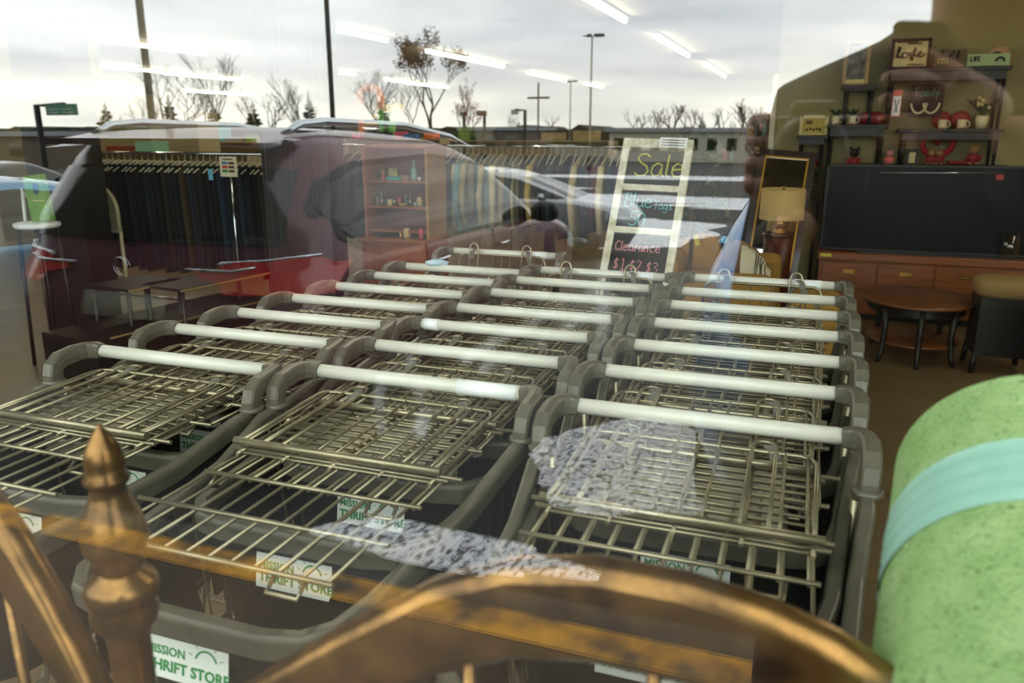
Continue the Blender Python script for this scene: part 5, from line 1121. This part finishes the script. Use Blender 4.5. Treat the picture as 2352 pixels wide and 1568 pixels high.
# ================================================================ HUTCH with shelves of small things
hz = .75; htop = at(900, 340, 5.45).z; hm = mat('honey_wood', '#a8623a', .5, var=.2, vscale=5, stretch=(8, 1, .6)); hs = mat('light_oak', '#b98748', .55, var=.18, vscale=5, stretch=(8, 1, .6))
t = Thing('hutch', 'honey wood hutch with open shelves above a two-drawer chest', 'cabinet', (-2.93, 5.40, 0)); hw = .275
t.part('chest', MB().box(-hw, hw, 0, .40, .04, hz-.025), hm); t.part('chest_top', MB().box(-hw-.02, hw+.015, -.02, .41, hz-.025, hz), hm, bevel=.004); t.part('plinth_base', MB().box(-hw+.02, hw-.02, .02, .38, 0, .04), blackw)
for z0, z1 in ((.50, .70), (.28, .48), (.07, .26)):
    d = t.part('drawer', MB().box(-hw+.02, hw-.02, -.012, 0, z0, z1), hm, bevel=.004)
    for x in (-.12, .12): t.part('pull', MB().tube([(x-.035, -.012, (z0+z1)/2), (x-.025, -.03, (z0+z1)/2-.012), (x+.025, -.03, (z0+z1)/2-.012), (x+.035, -.012, (z0+z1)/2)], .004, 6), brassp, parent=d)
UY0, UY1 = .06, .40
def zy(v): return at(900, v, 5.45).z
shz = [zy(416), zy(475), zy(530)]
t.part('back_panel', MB().box(-hw, hw, UY1-.015, UY1, hz, htop), mm('hutch_back', '#8a5648', .6))
t.part('side_panel', MB().box(-hw, -hw+.022, UY0, UY1, hz, htop), hm); t.part('side_panel', MB().box(hw-.022, hw, UY0, UY1, hz, htop), hs); t.part('top', MB().box(-hw-.01, hw+.01, UY0-.01, UY1, htop-.0, htop+.02), hm)
for z in shz: t.part('shelf', MB().box(-hw+.022, hw-.022, UY0+.02, UY1-.015, z-.014, z), hm)
def small(kind, name, label, cat, u, zt, Y, m, s=1.0, m2=None, group=None):
    loc = (at(u, 400, Y).x, Y, zt)
    if kind == 'bottle': mb = MB().lathe([(.018*s, 0), (.02*s, .01*s), (.02*s, .05*s), (.007*s, .07*s), (.007*s, .10*s), (.009*s, .105*s), (0, .105*s)], n=14)
    elif kind == 'box': mb = MB().box(-.04*s, .04*s, -.02*s, .02*s, 0, .045*s)
    elif kind == 'jar': mb = MB().lathe([(.02*s, 0), (.026*s, .01*s), (.026*s, .05*s), (.02*s, .06*s), (.022*s, .07*s), (0, .072*s)], n=14)
    elif kind == 'cup': mb = MB().lathe([(.018*s, 0), (.025*s, .045*s), (.022*s, .045*s), (.015*s, .006*s), (0, .006*s)], n=14)
    elif kind == 'figure': mb = MB().lathe([(.02*s, 0), (.022*s, .01*s), (.012*s, .05*s), (.016*s, .062*s), (.012*s, .085*s), (0, .09*s)], n=12)
    elif kind == 'bowl': mb = MB().lathe([(.02*s, 0), (.045*s, .03*s), (.042*s, .03*s), (.016*s, .006*s), (0, .006*s)], n=18)
    else: mb = MB().lathe([(.03*s, 0), (.03*s, .13*s), (0, .13*s)], n=16)
    return single(name, mb, m, label, cat, loc, group=group)
sil = mat('tarnished_silver', '#9a968a', .3, .7); celadon = mat('celadon', '#8fb0a8', .3); coral = mat('coral', '#d06a58', .5); aqua = mat('aqua', '#4fb0b4', .5)
boxat('picture_card', 'pale card leaning on the upper shelf of the hutch', 'card', 833, 857, 383, 415, 5.62, cream, .01); boxat('picture_card', 'grey mottled card beside the pale card on the hutch', 'card', 860, 885, 386, 415, 5.66, mat('mottled', '#7f7a66', .7, var=.6, vscale=40), .01)
U = shz[0]
small('figure', 'figurine', 'small coral figurine on the upper hutch shelf', 'figurine', 880, U, 5.56, coral, .9); boxat('tin_box', 'aqua tin box on the upper hutch shelf', 'box', 888, 916, 407, 416, 5.52, aqua, .05).location.z = U
small('jar', 'jar', 'cream jar standing above the aqua tin', 'jar', 900, U, 5.64, cream, 1.2); small('box', 'trinket_box', 'grey pink trinket box on the upper hutch shelf', 'box', 931, U, 5.58, mm('greypink', '#a08078', .6), .9)
small('bottle', 'decanter', 'tall pale green decanter with a thin neck on the hutch', 'bottle', 951, U, 5.58, celadon, 1.45); small('bottle', 'bottle', 'small cream bottle behind the aqua tin', 'bottle', 909, U, 5.62, cream, .9); small('cup', 'cup', 'tiny white cup at the right end of the upper hutch shelf', 'cup', 963, U, 5.55, whitem, .6)
for i, u in enumerate((840, 848, 856, 865, 874, 884, 893, 903, 915, 923, 931, 940, 952, 962)):
    k = ('cup', 'jar', 'bowl', 'figure', 'bottle', 'cup', 'jar')[i % 7]; m = (sil, celadon, sil, coral, cream, sil, mm('yellowpot', '#b9a83a', .5))[(i*3) % 7]
    small(k, {'cup': 'glass_cup', 'jar': 'jar', 'bowl': 'bowl', 'figure': 'figurine', 'bottle': 'bottle'}[k], 'small glass or silver trinket crowded on the middle hutch shelf', 'trinket', u, shz[1], 5.52+.05*(i % 3), m, .75+.25*((i*5) % 3)/2, group='trinkets on the middle hutch shelf')
small('can', 'candle', 'tall pink candle on the chest top of the hutch', 'candle', 963, hz, 5.47, mm('pinkcandle', '#c8485c', .5), .62); small('jar', 'jar', 'cream lidded jar on the chest top of the hutch', 'jar', 930, hz, 5.50, cream, 1.1); small('bowl', 'bowl', 'dark bowl on the chest top of the hutch', 'bowl', 875, hz, 5.52, blackw, 1.2)
small('bottle', 'bottle', 'small brass bottle beside the cream lidded jar', 'bottle', 915, hz, 5.48, brassp, .6)
# ================================================================ GLASS CABINETS, PLANTS behind the chalk sign
cabm = mat('bronze_cabinet', '#5c4c3c', .5, .3)
cgl = bpy.data.materials.new('cabinet_glass'); cgl.use_nodes = True; tt_ = cgl.node_tree; tt_.nodes.clear(); o1 = tt_.nodes.new('ShaderNodeOutputMaterial'); m1 = tt_.nodes.new('ShaderNodeMixShader'); t1 = tt_.nodes.new('ShaderNodeBsdfTransparent'); g1 = tt_.nodes.new('ShaderNodeBsdfGlossy'); g1.inputs['Roughness'].default_value = .02; m1.inputs[0].default_value = .015
tt_.links.new(t1.outputs[0], m1.inputs[1]); tt_.links.new(g1.outputs[0], m1.inputs[2]); tt_.links.new(m1.outputs[0], o1.inputs[0])
def cabinet(u0, u1, Y, label, vs, vtop=248):
    a = at(u0, 300, Y).x; b = at(u1, 300, Y).x; H = min(2.2, at(u0, vtop, Y).z); t = Thing('display_cabinet', label, 'cabinet', ((a+b)/2, Y, 0)); h = (b-a)/2
    t.part('frame', MB().box(-h, -h+.05, 0, .05, 0, H).box(h-.05, h, 0, .05, 0, H).box(-h, -h+.05, .35, .40, 0, H).box(h-.05, h, .35, .40, 0, H).box(-h, h, 0, .4, H-.06, H).box(-h, h, 0, .4, .0, .3), cabm)
    t.part('back_panel', MB().box(-h+.05, h-.05, .38, .4, .3, H-.06), mm('cab_back', '#3c3a2c', .8))
    zz_ = [at(u0, v, Y).z for v in vs]
    for z in zz_: t.part('shelf', MB().box(-h+.05, h-.05, .02, .38, z-.018, z), cabm)
    t.part('glass_door', MB().box(-h+.05, h-.05, .01, .016, .3, H-.06), cgl)
    return (a, b, zz_)
cab1 = cabinet(1592, 1700, 8.9, 'bronze glass cabinet with trinkets between the plant and the mirror', (370, 445, 500)); cab2 = cabinet(1702, 1772, 8.7, 'narrow glass cabinet of glassware beside the white wall corner', (312, 360))
tr_m = [cream, sil, celadon, coral, woodg, brassp]
for (a, b, zz_), Y, lb in ((cab1, 9.1, 'wide glass cabinet'), (cab2, 8.9, 'narrow glass cabinet')):
    for j, z in enumerate(zz_):
        for i in range(7 if b-a > .5 else 5):
            x = a+.08+(b-a-.16)*i/(6 if b-a > .5 else 4); k = ('jar', 'figure', 'cup', 'bottle', 'bowl')[(i*2+j) % 5]
            o = small(k, {'cup': 'glass_cup', 'jar': 'jar', 'bowl': 'bowl', 'figure': 'figurine', 'bottle': 'bottle'}[k], 'small ornament on a shelf of the %s' % lb, 'ornament', 1650, z, Y+.05*((i+j) % 2), tr_m[(i*5+j*2) % 6], 1.4, group='ornaments in the '+lb); o.location.x = x
def leafy(name, label, u, v, Y, rx, rz, n, m, seed, pot=True, trunk=True, size=.07):
    c = at(u, v, Y); t = Thing(name, label, 'potted plant', (c.x, Y, 0)); rg = random.Random(seed); g = MB()
    for k in range(n):
        d = Vector([rg.gauss(0, 1) for _ in range(3)]).normalized()*rg.uniform(.3, 1)**.5; q = Vector((d.x*rx, d.y*rx, c.z+d.z*rz)); a = Vector([rg.uniform(-1, 1) for _ in range(3)]).normalized()*size*rg.uniform(.6, 1.2); b = a.orthogonal().normalized()*size*.35
        n0 = len(g.v); g.v += [tuple(q-a), tuple(q+b), tuple(q+a), tuple(q-b)]; g.face(range(n0, n0+4))
    t.part('foliage', g, m, kind='stuff')
    t.part('stem', MB().tube([(0, 0, .2), (.02, 0, c.z*.6), (0, 0, c.z)], .014, 6), barkm)
    if rz > .15:
        for k in range(5): a = k*1.3; t.part('branch', MB().tube([(0, 0, c.z-rz*.6), (math.cos(a)*rx*.7, math.sin(a)*rx*.5, c.z+rz*.5)], .007, 5), barkm)
    t.part('pot', MB().lathe([(.10, 0), (.14, .22), (.15, .25), (.13, .25), (.12, .2), (0, .2)], n=24), mm('clay_pot', '#7a4a30', .8)); return t
leafd = mat('dark_glossy_leaf', '#1f3318', .4, var=.4, vscale=6); leafs = mat('silver_green_leaf', '#4a5a3a', .6, var=.4, vscale=6)
leafy('artificial_tree', 'dark leafy artificial tree right behind the chalk sign', 1592, 365, 5.2, .13, .17, 230, leafd, 2)
leafy('artificial_plant', 'trailing dark green plant low behind the armchair', 1580, 490, 6.3, .22, .30, 260, leafd, 3); leafy('artificial_plant', 'silvery green trailing plant in front of the bronze cabinet', 1632, 455, 7.6, .14, .34, 170, leafs, 4, size=.09)
p = at(1606, 528, 7.9); single('vase', MB().lathe([(.07, 0), (.10, .1), (.075, at(1606, 468, 7.9).z-.02), (.08, at(1606, 466, 7.9).z), (0, at(1606, 466, 7.9).z)], n=24), mm('terracotta', '#9a5c34', .7), 'tall terracotta vase between the trailing plants', 'vase', (p.x, 7.9, 0))
# ================================================================ DEEP SHOP: shelving, boxes, play equipment
rngB = random.Random(12)
def long_shelf(label, u0, u1, Y, v, n, seed, palette, group):
    a = at(u0, 300, Y).x; b = at(u1, 300, Y).x; zt = at(u0, v, Y).z
    shelf_unit('shelving', label, a, b, Y, zt, .6, (.15, .55, .95, zt), shelfm, 'long pale shelving deep in the shop'); rg = random.Random(seed); x = a+.15; k = 0
    while x < b-.35 and k < n:
        w_ = rg.uniform(.15, .45); h_ = rg.uniform(.08, .38); c = rg.choice(palette)
        single('goods_box', MB().box(0, w_, 0, rg.uniform(.2, .4), 0, h_), fab(c), 'coloured toy or household item on the %s' % group, 'goods', (x, Y+.05, zt), group=group, bevel=.01); x += w_+rg.uniform(.02, .2); k += 1
PAL = ['#c8323c', '#d86a2c', '#e0b43a', '#3c6ab0', '#d8689a', '#7a9a3a', '#cbbf9a', '#8a8a84', '#3a3a4a', '#b8a070', '#c04a6a', '#5a9aa8']
long_shelf('long pale shelving behind the right-hand clothes rack', 1030, 1400, 13, 322, 22, 3, PAL, 'goods above the right-hand rack')
long_shelf('long pale shelving behind the trouser rack, far inside', 455, 600, 14, 325, 14, 5, PAL, 'goods above the trouser rack'); long_shelf('long pale shelving deep in the shop above the hutch', 790, 1010, 16, 318, 16, 7, PAL, 'goods above the hutch')
long_shelf('pale shelving beside the beige pier at the left', 56, 104, 11, 352, 6, 9, PAL, 'goods left of the dark column')
orange = mat('orange_plastic', '#e07a20', .5); greenp = mat('green_plastic', '#5aa03a', .5); yel = mat('yellow_plastic', '#d8b43c', .5)
p = at(850, 300, 17); t = Thing('climbing_frame', 'orange, green and yellow plastic climbing frame deep in the shop', 'climbing frame', (p.x, 17, 0))
def lp(u, v): q = at(u, v, 17); return (q.x-p.x, 0, q.z)
t.part('arch', MB().tube([lp(828, 240), lp(826, 215), lp(836, 203), lp(852, 200), lp(868, 205), lp(874, 222), lp(876, 250)], .09, 8), orange); t.part('arch_post', MB().tube([lp(876, 250), lp(878, 330), (lp(878, 330)[0], 0, 0)], .09, 8), greenp)
t.part('beam', MB().bar(lp(868, 250), lp(925, 246), .1, .16), yel); t.part('side_post', MB().tube([lp(898, 255), (lp(898, 255)[0], 0, 0)], .1, 8), greenp); t.part('side_post', MB().tube([lp(828, 240), (lp(828, 240)[0], 0, 0)], .08, 8), orange)
t.part('ladder', MB().tube([lp(830, 268), lp(876, 268)], .05, 6).tube([lp(830, 285), lp(876, 285)], .05, 6), yel)
p = at(1190, 300, 14.5); t = Thing('toy_flamingo', 'pink and orange plastic flamingo above the right-hand rack', 'toy', (p.x, 14.5, 0)); q = lambda u, v: (lambda r_: (r_.x-p.x, 0, r_.z))(at(u, v, 14.5))
t.part('neck', MB().tube([q(1195, 330), q(1186, 318), q(1184, 300)], .05, 8), pinkm); t.part('body', MB().blob(q(1192, 336), (.14, .1, .1), 12), mm('hotpink', '#d8486e', .5)); t.part('beak', MB().tube([q(1184, 299), q(1172, 297)], [.05, .02], 8), orange); t.part('leg', MB().tube([q(1192, 345), (q(1192, 345)[0], 0, 0)], .02, 6), pinkm)

# ================================================================ SMALL EXTRAS
o = single('cleaning_cloth', MB().blob((0, 0, 0), (.045, .022, .014), 16, .35, 6, 2), mat('pale_blue_cloth', '#c4dcec', .8, bump=.5, bscale=60), 'crumpled pale blue cloth lying over a cart handle in the row by the trouser rack', 'cloth', (-1.36, 2.86, 1.042), .3)
pv = at(2333, 585, 7.12)
vg = bpy.data.materials.new('clear_glass'); vg.use_nodes = True; vt = vg.node_tree; vt.nodes.clear(); vo_ = vt.nodes.new('ShaderNodeOutputMaterial'); vm = vt.nodes.new('ShaderNodeMixShader'); va = vt.nodes.new('ShaderNodeBsdfTransparent'); vb = vt.nodes.new('ShaderNodeBsdfGlossy'); vb.inputs['Roughness'].default_value = .03; vm.inputs[0].default_value = .12
vt.links.new(va.outputs[0], vm.inputs[1]); vt.links.new(vb.outputs[0], vm.inputs[2]); vt.links.new(vm.outputs[0], vo_.inputs[0])
single('glass_vase', MB().lathe([(.05, .0), (.075, .01), (.075, .2), (.072, .2), (.07, .014), (0, .014)], n=28), vg, 'clear glass vase on the teak credenza near the wall corner', 'vase', (pv.x-.02, 7.235, .567))
# pale, uneven see-through streaks laid on the big window pane
sm = bpy.data.materials.new('window_smear'); sm.use_nodes = True; q_ = sm.node_tree; q_.nodes.clear(); so_ = q_.nodes.new('ShaderNodeOutputMaterial'); sx_ = q_.nodes.new('ShaderNodeMixShader'); sa_ = q_.nodes.new('ShaderNodeBsdfTransparent'); sd_ = q_.nodes.new('ShaderNodeBsdfDiffuse'); sd_.inputs[0].default_value = (.8, .86, .9, 1)
sn_ = q_.nodes.new('ShaderNodeTexNoise'); sn_.inputs['Scale'].default_value = 45; sn_.inputs['Detail'].default_value = 6; sc_ = q_.nodes.new('ShaderNodeTexCoord'); sr_ = q_.nodes.new('ShaderNodeMapRange'); sr_.inputs[1].default_value = .45; sr_.inputs[2].default_value = .8; sr_.inputs[3].default_value = 0; sr_.inputs[4].default_value = .15
q_.links.new(sc_.outputs['Object'], sn_.inputs['Vector']); q_.links.new(sn_.outputs[0], sr_.inputs[0]); q_.links.new(sr_.outputs[0], sx_.inputs[0]); q_.links.new(sa_.outputs[0], sx_.inputs[1]); q_.links.new(sd_.outputs[0], sx_.inputs[2]); q_.links.new(sx_.outputs[0], so_.inputs[0])
g = MB()
for pts, wd in ((((880, 1000), (870, 900), (905, 820), (950, 830)), .012), (((960, 1000), (985, 930), (940, 860)), .014), (((1060, 830), (1160, 770), (1290, 715), (1380, 660)), .010), (((1100, 850), (1240, 780), (1400, 700)), .008), (((1388, 600), (1385, 760), (1380, 900)), .012)):
    Q = [at(u, v, GL-.0065) for u, v in pts]
    for A, B in zip(Q, Q[1:]):
        d = (B-A).normalized(); n_ = Vector((-d.z, 0, d.x))*wd*.3; b0 = len(g.v); g.v += [tuple(A-n_), tuple(B-n_), tuple(B+n_), tuple(A+n_)]; g.face(range(b0, b0+4))
sme = single('smear', g, sm); sme.parent = bpy.data.objects['window_1']
